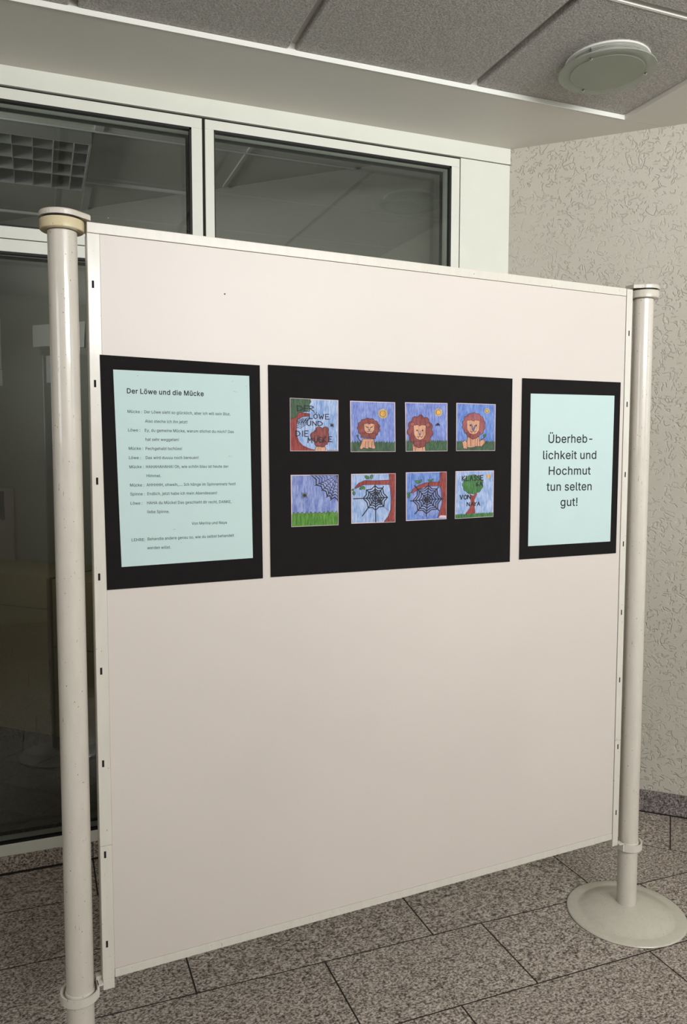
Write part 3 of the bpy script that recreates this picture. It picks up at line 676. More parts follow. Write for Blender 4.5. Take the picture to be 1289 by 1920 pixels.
 'N': (539, [60,-8,60,517,149,517,358,187,364,178,370,167,378,155,386,141,394,126,403,111,411,94,420,76,434,49,406,44,403,71,402,90,401,108,400,125,399,142,399,157,399,195,399,517,479,517,479,-8,390,-8,203,286,179,327,170,342,160,359,149,377,103,458,135,463,138,384,140,328,141,291,141,-8,400,114,138,397], [35,34,0,1,0,34,34,33,1,30,1,33,33,32,30,30,31,2,1,30,2,31,30,37,12,23,11,12,11,13,14,13,11,15,14,11,11,10,15,23,12,24,12,13,24,13,14,24,8,7,15,16,8,15,15,10,16,10,9,16,16,9,36,36,9,17,9,10,17,18,17,10,19,18,10,10,11,19,20,19,11,11,23,20,23,22,20,21,20,22,14,15,7,29,28,31,25,3,26,3,2,26,27,26,2,28,27,2,2,31,28,8,16,36,3,25,4,25,24,4,5,4,24,6,5,24,24,14,6,7,6,14,30,32,37,29,31,37]),
 'O': (549, [275,-15,231,-11,191,0,154,18,121,43,93,74,71,112,54,154,44,202,40,254,44,306,54,354,71,397,93,434,121,465,154,490,191,509,231,520,275,524,318,520,359,509,396,490,429,465,456,434,479,397,496,354,506,306,509,254,506,202,496,154,479,112,456,74,429,43,396,18,359,0,318,-11,275,61,303,63,329,71,353,83,375,100,394,121,409,148,421,179,428,214,430,254,428,294,421,330,409,361,394,388,375,409,353,426,329,438,303,445,275,448,247,445,221,438,196,426,175,409,156,387,141,361,129,330,122,294,119,254,122,214,129,179,141,148,156,121,175,100,196,83,221,71,247,63], [7,6,66,66,65,7,8,7,65,65,64,8,9,8,64,64,63,9,63,62,9,10,9,62,62,61,10,11,10,61,61,60,11,12,11,60,2,69,3,69,68,3,71,1,0,1,71,70,17,56,55,55,18,17,1,70,2,69,2,70,15,58,57,16,15,57,57,56,16,56,17,16,3,68,4,5,4,68,68,67,5,6,5,67,66,6,67,12,60,59,13,12,59,59,58,13,14,13,58,58,15,14,35,38,37,52,19,53,50,21,51,20,51,21,38,35,34,39,38,34,34,33,39,33,40,39,51,20,52,19,52,20,30,29,42,43,42,29,29,28,43,44,43,28,28,27,44,45,44,27,46,45,27,27,26,46,47,46,26,26,25,47,48,47,25,25,24,48,40,33,32,32,31,40,41,40,31,31,30,41,30,42,41,48,24,49,24,23,49,50,49,23,23,22,50,21,50,22,35,37,0,37,36,0,71,0,36,18,55,54,54,53,18,53,19,18]),
 'P': (461, [60,-8,60,517,243,517,281,514,315,507,344,494,369,478,389,457,405,433,416,407,423,378,425,348,423,317,416,288,405,262,389,238,369,217,344,200,315,188,281,180,243,178,109,178,109,250,240,250,264,252,285,256,301,263,315,272,326,284,334,297,340,313,343,329,344,348,343,366,340,383,334,398,326,411,315,422,301,431,284,438,264,443,240,444,141,444,141,-8,141,250,141,178], [43,21,0,21,22,0,1,0,22,40,2,41,42,41,2,21,43,45,22,21,45,22,44,42,1,22,42,42,2,1,19,25,24,25,19,18,18,26,25,38,4,39,3,39,4,19,24,20,23,20,24,39,3,40,2,40,3,16,15,28,29,28,15,15,14,29,14,13,29,30,29,13,13,12,30,31,30,12,12,11,31,32,31,11,33,32,11,11,10,33,34,33,10,10,9,34,35,34,9,9,8,35,8,7,35,36,35,7,7,6,36,26,18,17,27,26,17,17,16,27,16,28,27,36,6,37,6,5,37,38,37,5,4,38,5,20,23,45,23,44,45,44,22,45]),
 'R': (465, [60,-8,60,517,244,517,282,514,316,507,345,496,369,480,390,460,405,437,417,411,423,383,425,352,423,322,417,293,405,268,390,245,369,225,344,210,315,199,282,192,244,190,96,190,96,263,241,263,265,264,286,268,302,274,316,282,327,292,335,304,340,318,344,334,345,352,344,370,340,387,335,401,326,413,316,424,302,432,285,439,265,443,241,444,141,444,141,-8,356,-8,225,237,316,237,449,-8,141,263,141,190,250,190,333,205], [21,0,43,0,21,22,1,0,22,22,42,1,40,2,41,21,43,49,22,21,49,42,22,48,41,2,42,1,42,2,46,27,26,18,46,19,25,24,46,46,26,25,39,38,4,3,39,4,50,19,45,19,46,45,23,45,24,39,3,40,2,40,3,16,15,28,29,28,15,15,14,29,30,29,14,14,13,30,13,12,30,31,30,12,12,11,31,32,31,11,33,32,11,11,10,33,34,33,10,10,9,34,9,8,34,35,34,8,8,7,35,36,35,7,7,6,36,19,50,44,18,19,44,18,44,51,46,18,51,17,16,46,16,28,46,27,46,28,36,6,37,6,5,37,38,37,5,4,38,5,20,45,49,45,23,48,48,49,45,48,22,49,45,20,50,46,24,45,17,46,51,44,47,51]),
 'S': (463, [232,-17,195,-15,162,-9,132,2,106,16,83,34,65,55,51,80,42,107,37,145,119,145,123,120,129,106,138,93,149,82,162,73,177,66,194,61,212,58,232,57,253,58,273,62,291,68,307,76,320,85,331,97,339,110,344,124,345,139,344,153,340,164,334,174,325,182,314,190,300,197,285,204,269,209,251,215,189,232,150,245,116,262,89,283,68,309,56,339,52,372,55,402,63,428,76,452,95,473,117,491,142,505,171,515,202,522,235,524,268,521,299,515,328,505,353,491,374,474,392,453,405,430,413,405,418,370,339,370,332,398,322,416,306,431,285,442,261,448,233,450,213,449,195,446,178,440,164,433,153,424,143,414,136,402,132,389,131,376,133,361,137,349,145,339,155,330,167,322,181,315,195,310,209,305,223,301,274,287,290,283,306,277,323,271,339,263,356,254,371,244,386,232,399,218,410,201,418,183,423,162,424,139,422,110,414,84,401,59,383,37,361,19,335,3,304,-8,270,-15], [6,5,13,13,12,6,7,6,12,12,11,7,8,7,11,11,10,8,9,8,10,42,41,80,43,42,80,80,79,43,44,43,79,79,78,44,45,44,78,78,77,45,46,45,77,77,76,46,47,46,76,0,19,18,0,18,1,17,1,18,87,86,38,85,38,86,52,71,70,1,17,2,16,2,17,38,85,39,85,84,39,83,39,84,51,72,71,71,52,51,2,16,3,16,15,3,4,3,15,15,14,4,5,4,14,13,5,14,39,83,40,83,82,40,41,40,82,82,81,41,80,41,81,47,76,75,48,47,75,75,74,48,49,48,74,74,73,49,50,49,73,73,72,50,72,51,50,108,21,20,89,88,36,37,36,88,21,108,107,22,21,107,34,91,35,91,90,35,36,35,90,89,36,90,66,56,67,56,55,67,68,67,55,54,68,55,103,102,26,27,26,102,102,101,27,28,27,101,101,100,28,100,99,28,29,28,99,99,98,29,30,29,98,98,97,30,97,96,30,31,30,96,96,95,31,62,61,63,22,107,106,23,22,106,106,105,23,24,23,105,105,104,24,25,24,104,104,103,25,103,26,25,31,95,32,95,94,32,94,93,32,33,32,93,93,92,33,34,33,92,91,34,92,63,61,64,61,60,64,60,59,64,65,64,59,59,58,65,66,65,58,58,57,66,56,66,57,108,20,0,19,0,20,87,38,37,37,88,87,68,54,69,54,53,69,70,69,53,52,70,53]),
 'V': (496, [206,-8,13,517,98,517,208,209,214,190,222,167,231,140,241,109,252,73,267,23,232,23,247,74,258,110,267,141,276,167,283,190,290,209,397,517,482,517,292,-8,249,81], [3,0,4,0,3,1,2,1,3,7,10,11,10,7,0,7,6,0,6,5,0,4,0,5,12,8,9,16,15,19,19,18,16,18,17,16,12,9,19,13,12,19,14,13,19,19,15,14,10,0,19,19,9,10,9,8,10,11,10,8,11,8,20,8,12,20,7,11,20]),
 'a': (405, [168,-17,144,-15,121,-10,99,-2,79,9,63,23,49,40,39,60,32,83,30,108,32,130,36,149,44,165,55,179,67,191,82,200,97,208,114,214,131,218,149,222,167,225,185,228,241,235,253,237,263,239,269,242,273,245,275,249,276,255,276,256,275,271,272,283,268,293,262,302,254,309,244,315,233,319,219,322,204,323,187,322,173,319,160,315,149,309,139,303,131,295,125,287,119,279,112,264,38,286,52,317,65,336,81,352,99,365,118,375,139,383,160,388,181,391,202,392,217,392,232,390,249,387,266,383,282,376,298,367,313,356,326,341,337,324,346,303,351,279,353,252,353,-8,277,-8,277,44,285,44,282,39,275,29,266,19,254,9,241,1,226,-6,209,-12,189,-15,178,53,199,55,217,59,232,66,245,75,256,85,264,97,271,110,274,124,276,138,277,175,284,180,278,177,270,174,261,172,251,170,241,168,209,163,185,160,171,158,158,155,145,151,134,146,125,141,118,134,112,126,109,117,108,105,109,94,112,85,116,77,123,70,131,64,141,60,152,56,165,54,277,31], [6,5,112,112,111,6,7,6,111,111,110,7,8,7,110,110,109,8,9,8,109,109,108,9,10,9,108,11,10,108,108,107,11,12,11,107,13,12,107,107,106,13,14,13,106,106,15,14,49,48,47,0,82,117,19,102,101,20,19,101,101,100,20,100,21,20,40,39,55,39,56,55,0,117,1,117,116,1,2,1,116,115,2,116,18,103,102,102,19,18,41,40,54,40,55,54,2,115,3,115,114,3,4,3,114,114,113,4,5,4,113,112,5,113,15,106,105,16,15,105,105,104,16,17,16,104,104,103,17,103,18,17,49,47,46,46,45,49,50,49,45,45,44,50,51,50,44,44,43,51,52,51,43,43,42,52,53,52,42,42,41,53,41,54,53,83,81,80,36,59,37,58,37,59,83,80,79,84,83,79,37,58,38,57,38,58,84,79,78,78,77,84,85,84,77,77,76,85,22,99,98,98,97,22,97,96,22,96,23,22,59,36,60,74,73,72,73,74,70,70,74,71,74,72,118,90,89,73,73,70,90,91,90,70,70,69,91,69,93,91,93,92,91,26,25,93,93,69,26,27,26,69,28,27,69,29,28,69,69,68,29,30,29,68,68,67,30,31,30,67,67,66,31,32,31,66,66,65,32,75,72,76,85,76,72,86,85,72,87,86,72,72,73,87,88,87,73,73,89,88,23,96,95,95,94,23,24,23,94,94,93,24,93,25,24,32,65,33,65,64,33,64,63,33,34,33,63,63,62,34,35,34,62,62,61,35,36,35,61,60,36,61,82,0,81,81,83,82,21,100,99,99,22,21,38,57,39,56,39,57,72,75,118,71,74,118]),
 'b': (440, [238,-16,215,-15,194,-11,177,-3,162,6,150,15,140,26,132,36,125,46,122,51,128,51,128,-8,53,-8,53,517,130,517,130,327,122,327,125,332,131,341,139,351,149,361,161,371,176,380,193,387,214,391,237,392,269,390,298,381,325,367,349,348,369,324,385,296,397,264,404,228,406,189,404,150,397,114,385,81,369,53,349,29,326,9,299,-5,269,-13,228,55,249,57,267,62,283,72,296,85,307,101,316,119,323,141,327,164,328,189,327,214,323,237,317,258,308,277,296,292,283,305,267,314,249,320,228,322,208,320,190,315,174,306,160,293,149,278,140,260,134,239,130,215,129,189,130,163,134,139,141,118,150,99,161,84,174,71,190,62,208,57,128,42,130,338], [13,12,16,11,8,12,9,12,8,8,10,9,13,16,17,18,15,19,8,11,79,10,8,79,12,9,72,72,71,12,70,12,71,12,70,69,16,12,69,69,68,16,17,16,15,2,78,3,78,77,3,22,63,62,62,23,22,3,77,4,5,4,77,77,76,5,64,63,20,21,20,63,63,22,21,5,76,6,7,6,76,10,7,76,76,75,10,75,74,10,9,10,74,74,73,9,72,9,73,16,68,67,67,66,16,15,16,66,66,65,15,65,64,15,19,15,64,64,20,19,13,17,14,61,25,24,43,1,0,0,44,43,25,61,60,44,0,42,45,44,42,42,41,45,41,46,45,58,27,59,27,26,59,60,59,26,25,60,26,37,36,49,50,49,36,36,35,50,51,50,35,35,34,51,52,51,34,53,52,34,34,33,53,54,53,33,33,32,54,55,54,32,32,31,55,46,41,40,40,39,46,47,46,39,39,38,47,48,47,38,38,37,48,37,49,48,55,31,56,31,30,56,57,56,30,30,29,57,58,57,29,29,28,58,27,58,28,78,2,1,1,43,78,61,24,62,23,62,24,7,10,79,15,18,80,17,15,80,14,17,80]),
 'c': (412, [215,-16,181,-13,149,-5,120,10,95,29,74,53,57,81,44,114,37,149,34,187,37,226,44,262,57,295,74,323,95,347,120,367,149,381,181,390,215,392,234,392,253,389,270,385,287,379,303,371,318,363,331,352,343,340,354,327,364,312,371,296,380,271,306,252,300,269,296,277,292,285,286,292,280,298,273,304,265,309,257,314,248,317,238,320,227,321,215,322,193,320,174,314,158,304,144,290,133,274,124,255,117,234,114,212,112,187,114,164,117,141,124,120,133,102,144,86,158,72,174,62,193,56,215,54,227,55,238,57,248,59,257,63,266,67,274,72,281,79,287,85,293,93,298,101,301,110,307,127,381,108,373,83,365,66,356,52,345,38,333,26,319,15,304,5,288,-2,271,-8,253,-13,235,-15], [6,5,56,56,55,6,7,6,55,55,54,7,8,7,54,54,53,8,9,8,53,53,52,9,52,51,9,10,9,51,51,50,10,11,10,50,50,49,11,12,11,49,0,61,60,41,19,42,85,62,0,61,0,62,18,44,43,43,42,18,42,19,18,0,60,1,2,1,60,59,2,60,16,45,44,17,16,44,44,18,17,2,59,3,59,58,3,4,3,58,58,57,4,5,4,57,56,5,57,12,49,48,13,12,48,48,47,13,14,13,47,47,46,14,15,14,46,46,45,15,45,16,15,84,64,63,39,21,40,20,40,21,64,84,83,65,64,83,83,82,65,66,65,82,39,38,22,21,39,22,77,76,71,72,71,76,76,75,72,73,72,75,75,74,73,30,29,31,32,31,29,29,28,32,33,32,28,28,27,33,66,82,81,67,66,81,81,80,67,68,67,80,80,79,68,69,68,79,79,78,69,70,69,78,78,77,70,77,71,70,33,27,34,27,26,34,35,34,26,26,25,35,36,35,25,25,24,36,37,36,24,24,23,37,38,37,23,22,38,23,84,63,85,62,85,63,40,20,41,19,41,20]),
 'd': (440, [203,-16,171,-13,142,-5,115,9,91,29,71,53,55,81,44,114,36,149,34,189,36,228,44,264,56,296,72,324,92,348,115,367,142,381,172,390,204,392,227,391,247,387,265,380,279,371,291,361,301,351,309,341,316,332,319,327,311,327,311,517,388,517,388,-8,313,-8,313,51,319,51,316,46,309,36,301,26,291,15,278,6,264,-3,247,-11,226,-15,213,55,233,57,251,62,266,71,280,84,291,99,300,118,306,139,310,163,312,189,310,215,307,239,300,260,291,278,280,293,267,306,251,315,233,320,213,322,191,320,173,314,157,305,144,292,133,277,124,258,117,237,114,214,112,189,114,164,118,141,124,119,133,101,144,85,158,72,174,62,192,57,311,339,313,41], [8,7,72,72,71,8,9,8,71,71,70,9,70,69,9,10,9,69,69,68,10,11,10,68,68,67,11,12,11,67,17,63,62,42,43,0,0,43,78,61,18,62,17,62,18,0,78,1,78,77,1,2,1,77,76,2,77,16,64,63,63,17,16,2,76,3,4,3,76,76,75,4,5,4,75,75,74,5,6,5,74,74,73,6,7,6,73,72,7,73,12,67,66,13,12,66,66,65,13,14,13,65,65,64,14,15,14,64,64,16,15,60,20,19,44,41,40,40,45,44,59,21,60,20,60,21,45,40,39,39,38,45,46,45,38,58,23,59,23,22,59,21,59,22,28,25,24,31,34,35,31,30,27,31,35,32,35,34,33,27,30,26,35,33,80,34,31,50,51,50,31,31,52,51,52,31,53,31,27,53,54,53,27,55,54,27,27,26,28,28,26,79,26,30,79,46,38,37,37,36,46,36,33,46,47,46,33,48,47,33,33,34,48,49,48,34,34,50,49,55,27,56,27,28,56,57,56,28,58,57,28,28,24,58,23,58,24,41,44,42,43,42,44,60,19,61,18,61,19,25,28,79,30,29,79,33,36,80,32,35,80]),
 'e': (420, [220,-16,184,-13,150,-5,121,10,95,29,74,53,56,81,44,113,37,149,34,187,37,225,44,261,56,293,73,322,94,346,119,366,147,381,179,390,213,392,235,391,256,388,277,382,297,373,315,361,333,347,348,329,362,308,373,285,381,258,386,227,387,194,387,161,75,161,75,229,361,226,310,188,308,225,305,246,298,265,290,282,279,296,266,307,251,315,233,320,213,322,193,320,175,315,159,307,145,295,133,282,124,266,117,249,113,230,112,211,112,178,114,152,118,129,126,110,136,93,148,79,163,68,180,60,199,56,220,54,234,55,247,57,259,60,270,65,279,71,288,78,295,87,301,97,309,115,384,96,373,69,362,50,349,34,333,19,314,7,293,-3,271,-10,246,-15,308,226,113,228,113,161], [8,7,32,9,8,32,52,51,33,7,6,56,32,7,56,56,55,32,54,53,32,53,33,32,9,32,33,10,9,33,11,10,33,12,11,33,33,51,12,0,63,62,18,45,44,0,62,1,61,1,62,17,46,45,45,18,17,1,61,2,61,60,2,3,2,60,59,3,60,16,47,46,46,17,16,3,59,4,59,58,4,5,4,58,58,57,5,6,5,57,56,6,57,12,51,50,13,12,50,50,49,13,14,13,49,49,48,14,15,14,48,48,47,15,47,16,15,81,65,64,42,20,43,19,43,20,65,81,80,66,65,80,80,79,66,67,66,79,42,41,22,22,21,42,20,42,21,30,29,34,29,28,34,75,74,71,72,71,74,74,73,72,54,32,84,31,30,35,30,34,35,36,35,34,34,28,37,28,27,37,67,79,78,68,67,78,78,77,68,69,68,77,77,76,69,70,69,76,76,75,70,75,71,70,37,27,38,27,26,38,39,38,26,26,25,39,40,39,25,25,24,40,24,23,40,41,40,23,22,41,23,81,64,0,63,0,64,53,54,35,35,36,53,43,19,44,18,44,19,32,55,84,34,37,82,36,34,82,33,53,83,52,33,83,53,36,82,82,83,53,31,35,84,35,54,84]),
 'f': (270, [244,387,244,319,6,319,6,387,81,-8,81,432,82,453,88,473,97,490,109,505,123,517,140,526,158,533,176,537,195,538,209,538,221,536,232,535,241,533,248,530,261,526,241,459,221,464,216,465,210,466,203,466,188,464,176,461,168,454,163,446,159,434,158,418,158,-8,81,319,81,387,158,387,158,319], [33,36,34,36,33,32,31,30,5,6,5,30,30,29,6,7,6,29,8,7,29,29,28,8,9,8,28,28,10,9,26,14,13,15,25,24,14,26,25,25,15,14,18,17,22,20,19,21,21,19,22,18,22,19,22,17,23,17,16,23,24,23,16,15,24,16,10,28,27,11,10,27,12,11,27,27,26,12,26,13,12,34,35,31,4,32,33,3,2,33,34,3,33,31,5,34,1,0,35,36,1,35,35,34,36]),
 'g': (441, [215,-159,187,-157,162,-154,139,-147,119,-139,101,-128,85,-116,72,-103,60,-88,47,-66,112,-30,122,-44,128,-52,135,-60,144,-68,154,-75,165,-81,179,-86,196,-88,215,-89,242,-87,266,-80,285,-69,300,-53,308,-32,311,-5,311,60,319,60,315,55,309,46,301,36,291,26,278,17,264,8,246,2,226,-2,203,-3,172,-1,143,7,117,20,93,37,72,60,56,87,44,118,37,152,34,191,37,230,44,265,56,297,72,325,92,348,116,367,143,381,172,390,204,392,227,391,248,387,265,380,280,371,292,362,302,351,310,341,317,332,320,327,313,327,313,387,388,387,388,-9,386,-41,378,-70,365,-94,347,-115,326,-131,302,-143,274,-152,246,-157,213,67,233,69,251,74,267,82,280,93,292,107,301,124,307,144,311,167,312,193,311,218,307,240,301,261,292,279,281,294,267,306,252,315,234,320,213,322,192,320,174,314,158,305,144,293,133,277,124,259,118,239,114,217,112,193,114,168,118,146,124,126,133,108,144,94,158,82,174,74,192,69,311,50,313,337], [11,10,8,9,8,10,43,42,106,106,105,43,44,43,105,105,104,44,45,44,104,104,103,45,103,102,45,46,45,102,102,101,46,47,46,101,101,100,47,48,47,100,36,76,111,94,54,95,17,1,18,36,111,37,110,37,111,53,96,95,95,54,53,1,17,2,17,16,2,3,2,16,15,3,16,37,110,38,109,38,110,52,97,96,96,53,52,3,15,4,15,14,4,5,4,14,6,5,14,14,13,6,7,6,13,13,12,7,8,7,12,11,8,12,38,109,39,40,39,109,109,108,40,41,40,108,108,107,41,42,41,107,106,42,107,48,100,99,49,48,99,99,98,49,50,49,98,98,97,50,51,50,97,97,52,51,19,0,75,20,19,75,77,35,34,34,33,77,33,78,77,92,57,93,57,56,93,55,93,56,20,75,74,74,21,20,78,33,32,32,31,78,31,79,78,91,59,92,59,58,92,57,92,58,29,26,30,63,62,64,27,28,67,67,66,85,62,63,66,65,62,66,69,68,24,25,24,68,68,67,25,67,28,25,28,26,112,28,27,26,83,82,27,27,67,83,84,83,67,67,85,84,85,66,86,87,86,66,66,63,87,88,87,63,64,62,113,62,65,113,21,74,73,22,21,73,73,72,22,72,71,22,23,22,71,71,70,23,70,69,23,69,24,23,79,31,30,30,26,79,80,79,26,81,80,26,26,27,81,27,82,81,88,63,89,63,64,89,90,89,64,91,90,64,64,61,91,61,60,91,59,91,60,18,1,0,0,19,18,76,36,35,35,77,76,93,55,94,54,94,55,26,29,112,25,28,112,61,64,113]),
 'h': (426, [130,226,130,-8,53,-8,53,517,130,517,130,279,98,279,117,323,134,349,155,369,180,382,206,390,235,392,261,391,285,385,307,376,326,362,343,345,356,324,366,300,371,272,373,241,373,-8,296,-8,296,235,294,261,287,282,275,299,260,311,241,319,218,321,202,320,187,316,173,310,160,302,150,292,141,279,135,264,131,246,130,342], [3,2,6,6,7,3,1,0,2,6,2,0,0,38,6,7,6,5,10,32,31,34,33,8,9,8,33,33,32,9,32,10,9,6,38,37,5,6,37,37,36,5,36,35,5,3,7,4,29,12,30,11,30,12,14,13,28,29,28,13,12,29,13,24,23,22,22,21,24,24,21,25,21,20,25,20,19,25,26,25,19,19,18,26,18,17,26,27,26,17,17,16,27,16,15,27,28,27,15,14,28,15,30,11,31,10,31,11,35,34,8,39,5,8,5,35,8,7,5,39,4,7,39]),
 'i': (183, [53,-8,53,387,130,387,130,-8,92,435,79,436,67,441,56,449,48,459,43,470,41,483,43,496,48,508,56,518,67,526,79,530,92,532,105,530,117,526,127,518,136,508,141,496,142,483,141,470,136,459,127,449,117,441,105,436], [10,9,8,11,10,12,13,7,14,6,5,15,14,7,6,6,15,14,10,8,7,7,13,10,12,10,13,17,16,27,18,26,25,25,19,18,26,18,27,17,27,18,22,21,20,23,22,24,24,22,25,19,25,22,22,20,19,1,0,3,3,2,1,27,16,4,5,4,16,15,5,16]),
 'j': (183, [53,387,130,387,130,-30,128,-53,124,-75,117,-94,106,-111,93,-125,77,-136,58,-144,36,-149,12,-151,-10,-151,-10,-79,10,-79,24,-77,35,-73,42,-67,48,-57,51,-45,53,-29,91,435,78,436,66,441,56,449,48,459,43,470,41,483,43,496,48,508,56,518,66,526,78,530,91,532,104,530,117,526,127,518,135,508,140,496,142,483,140,470,135,459,127,449,117,441,104,436], [14,11,15,11,14,12,13,12,14,15,11,10,23,31,24,30,24,31,15,10,9,16,15,9,27,26,25,25,24,27,24,30,27,30,29,27,28,27,29,21,33,22,33,32,22,43,35,44,34,44,35,33,21,44,44,34,33,40,39,41,39,38,37,41,39,42,36,42,39,39,37,36,35,43,42,42,36,35,16,9,8,8,7,16,17,16,7,7,6,17,6,5,17,18,17,5,5,4,18,19,18,4,4,3,19,20,19,3,3,2,20,2,1,20,0,20,1,22,32,23,31,23,32]),
 'k': (397, [112,122,110,220,125,220,289,387,383,386,195,191,188,191,53,-8,53,517,130,517,130,-8,298,-8,145,186,200,241,395,-7,130,224,130,138,161,166,219,216], [8,7,1,10,0,7,1,7,0,2,9,1,8,1,9,5,13,6,11,14,5,5,14,18,13,5,18,4,3,13,0,10,16,1,0,16,9,2,15,6,12,17,13,3,15,15,16,12,12,6,13,15,2,16,2,1,16,5,6,17,11,5,17,12,16,17,15,12,13,4,13,18]),
 'l': (205, [147,-10,119,-8,95,0,76,15,63,34,55,57,53,84,53,517,130,517,130,99,130,84,132,73,135,67,138,63,145,61,154,60,167,61,184,64,198,-4,171,-9,163,-10,155,-10], [5,4,11,11,10,5,6,5,10,10,9,6,7,6,9,9,8,7,14,0,15,16,20,19,19,18,16,18,17,16,15,0,21,21,20,15,20,16,15,0,14,1,14,13,1,2,1,13,13,12,2,3,2,12,4,3,12,11,4,12]),
 'm': (626, [53,-8,53,387,128,387,128,287,105,287,114,317,123,335,134,351,147,364,161,375,177,383,193,389,210,393,227,394,255,391,280,382,301,367,317,346,329,323,339,287,309,287,319,316,328,333,339,348,353,362,368,373,385,382,404,389,424,393,445,394,467,392,489,387,509,379,527,367,543,351,556,332,565,310,571,284,573,255,573,-8,496,-8,496,253,493,277,486,294,475,307,461,315,445,321,426,322,412,321,398,318,386,313,376,306,367,297,360,286,355,275,352,262,351,247,351,-8,274,-8,274,259,272,278,266,293,255,305,242,315,226,320,207,322,194,321,182,318,169,313,158,306,149,296,141,285,135,272,131,256,130,238,130,-8,128,342,326,330], [1,0,4,4,5,1,75,74,0,4,0,74,5,4,3,1,5,6,6,2,1,69,68,7,8,7,68,4,74,73,73,72,4,3,4,72,72,71,3,71,70,3,5,3,6,66,65,11,63,14,64,14,13,64,12,64,13,64,12,65,11,65,12,60,59,20,61,60,20,20,21,61,62,61,21,21,17,62,17,16,62,62,16,63,16,15,63,14,63,15,8,68,67,9,8,67,67,66,9,10,9,66,66,11,10,22,18,23,55,54,19,50,49,25,26,25,49,49,48,26,48,27,26,19,54,53,53,52,19,18,19,52,52,51,18,23,18,51,51,50,23,24,23,50,50,25,24,47,46,29,31,30,45,46,45,30,29,46,30,41,40,39,39,38,41,38,37,41,41,37,42,37,36,42,43,42,36,36,35,43,35,34,43,44,43,34,34,33,44,33,32,44,45,44,32,31,45,32,27,48,47,28,27,47,47,29,28,57,56,58,59,58,56,20,59,56,56,55,20,55,19,20,21,20,19,19,18,21,21,18,77,70,69,7,76,3,7,3,70,7,3,76,6,2,6,76,18,22,77,17,21,77]),
 'n': (426, [130,226,130,-8,53,-8,53,387,128,387,128,279,98,279,117,323,134,349,155,369,180,382,206,390,235,392,261,391,285,385,307,376,326,362,342,345,356,324,365,300,371,272,373,241,373,-8,296,-8,296,235,294,261,287,282,275,299,260,311,241,319,218,321,202,320,187,316,173,310,160,302,150,292,141,279,135,264,131,246,128,340], [3,2,6,6,7,3,1,0,2,6,2,0,0,38,6,7,6,5,10,32,31,34,33,8,9,8,33,33,32,9,32,10,9,6,38,37,5,6,37,37,36,5,36,35,5,3,7,4,29,12,30,11,30,12,14,13,28,29,28,13,12,29,13,24,23,22,22,21,24,24,21,25,21,20,25,20,19,25,26,25,19,19,18,26,18,17,26,27,26,17,17,16,27,16,15,27,28,27,15,14,28,15,30,11,31,10,31,11,35,34,8,39,5,8,5,35,8,7,5,39,4,7,39]),
 'o': (431, [215,-16,181,-13,149,-5,120,10,95,29,74,53,57,81,44,114,37,149,34,187,37,226,44,262,57,295,74,323,95,347,120,367,149,381,181,390,215,392,250,390,282,381,311,367,336,347,357,323,375,295,387,262,395,226,397,187,395,149,387,114,375,81,357,53,336,29,311,10,282,-5,250,-13,215,54,238,56,257,62,273,72,287,86,299,102,308,120,314,141,318,164,319,187,318,211,314,234,308,255,299,274,287,290,273,304,257,314,238,320,215,322,193,320,174,314,158,304,144,290,133,274,124,255,117,234,114,212,112,187,114,164,117,141,124,120,133,102,144,86,158,72,174,62,193,56], [8,7,65,65,64,8,9,8,64,64,63,9,63,62,9,10,9,62,62,61,10,11,10,61,55,18,17,0,71,1,1,71,2,71,70,2,56,55,16,55,17,16,2,70,3,70,69,3,4,3,69,69,68,4,5,4,68,68,67,5,6,5,67,67,66,6,7,6,66,65,7,66,11,61,60,12,11,60,60,59,12,13,12,59,59,58,13,14,13,58,58,57,14,15,14,57,57,56,15,56,16,15,37,35,34,38,37,34,53,52,20,19,53,20,29,28,43,44,43,28,28,27,44,45,44,27,46,45,27,27,26,46,47,46,26,26,25,47,38,34,33,39,38,33,33,32,39,40,39,32,32,31,40,41,40,31,31,30,41,42,41,30,30,29,42,29,43,42,47,25,48,25,24,48,49,48,24,24,23,49,50,49,23,23,22,50,51,50,22,22,21,51,52,51,21,20,52,21,35,37,0,37,36,0,71,0,36,18,55,54,54,53,18,53,19,18]),
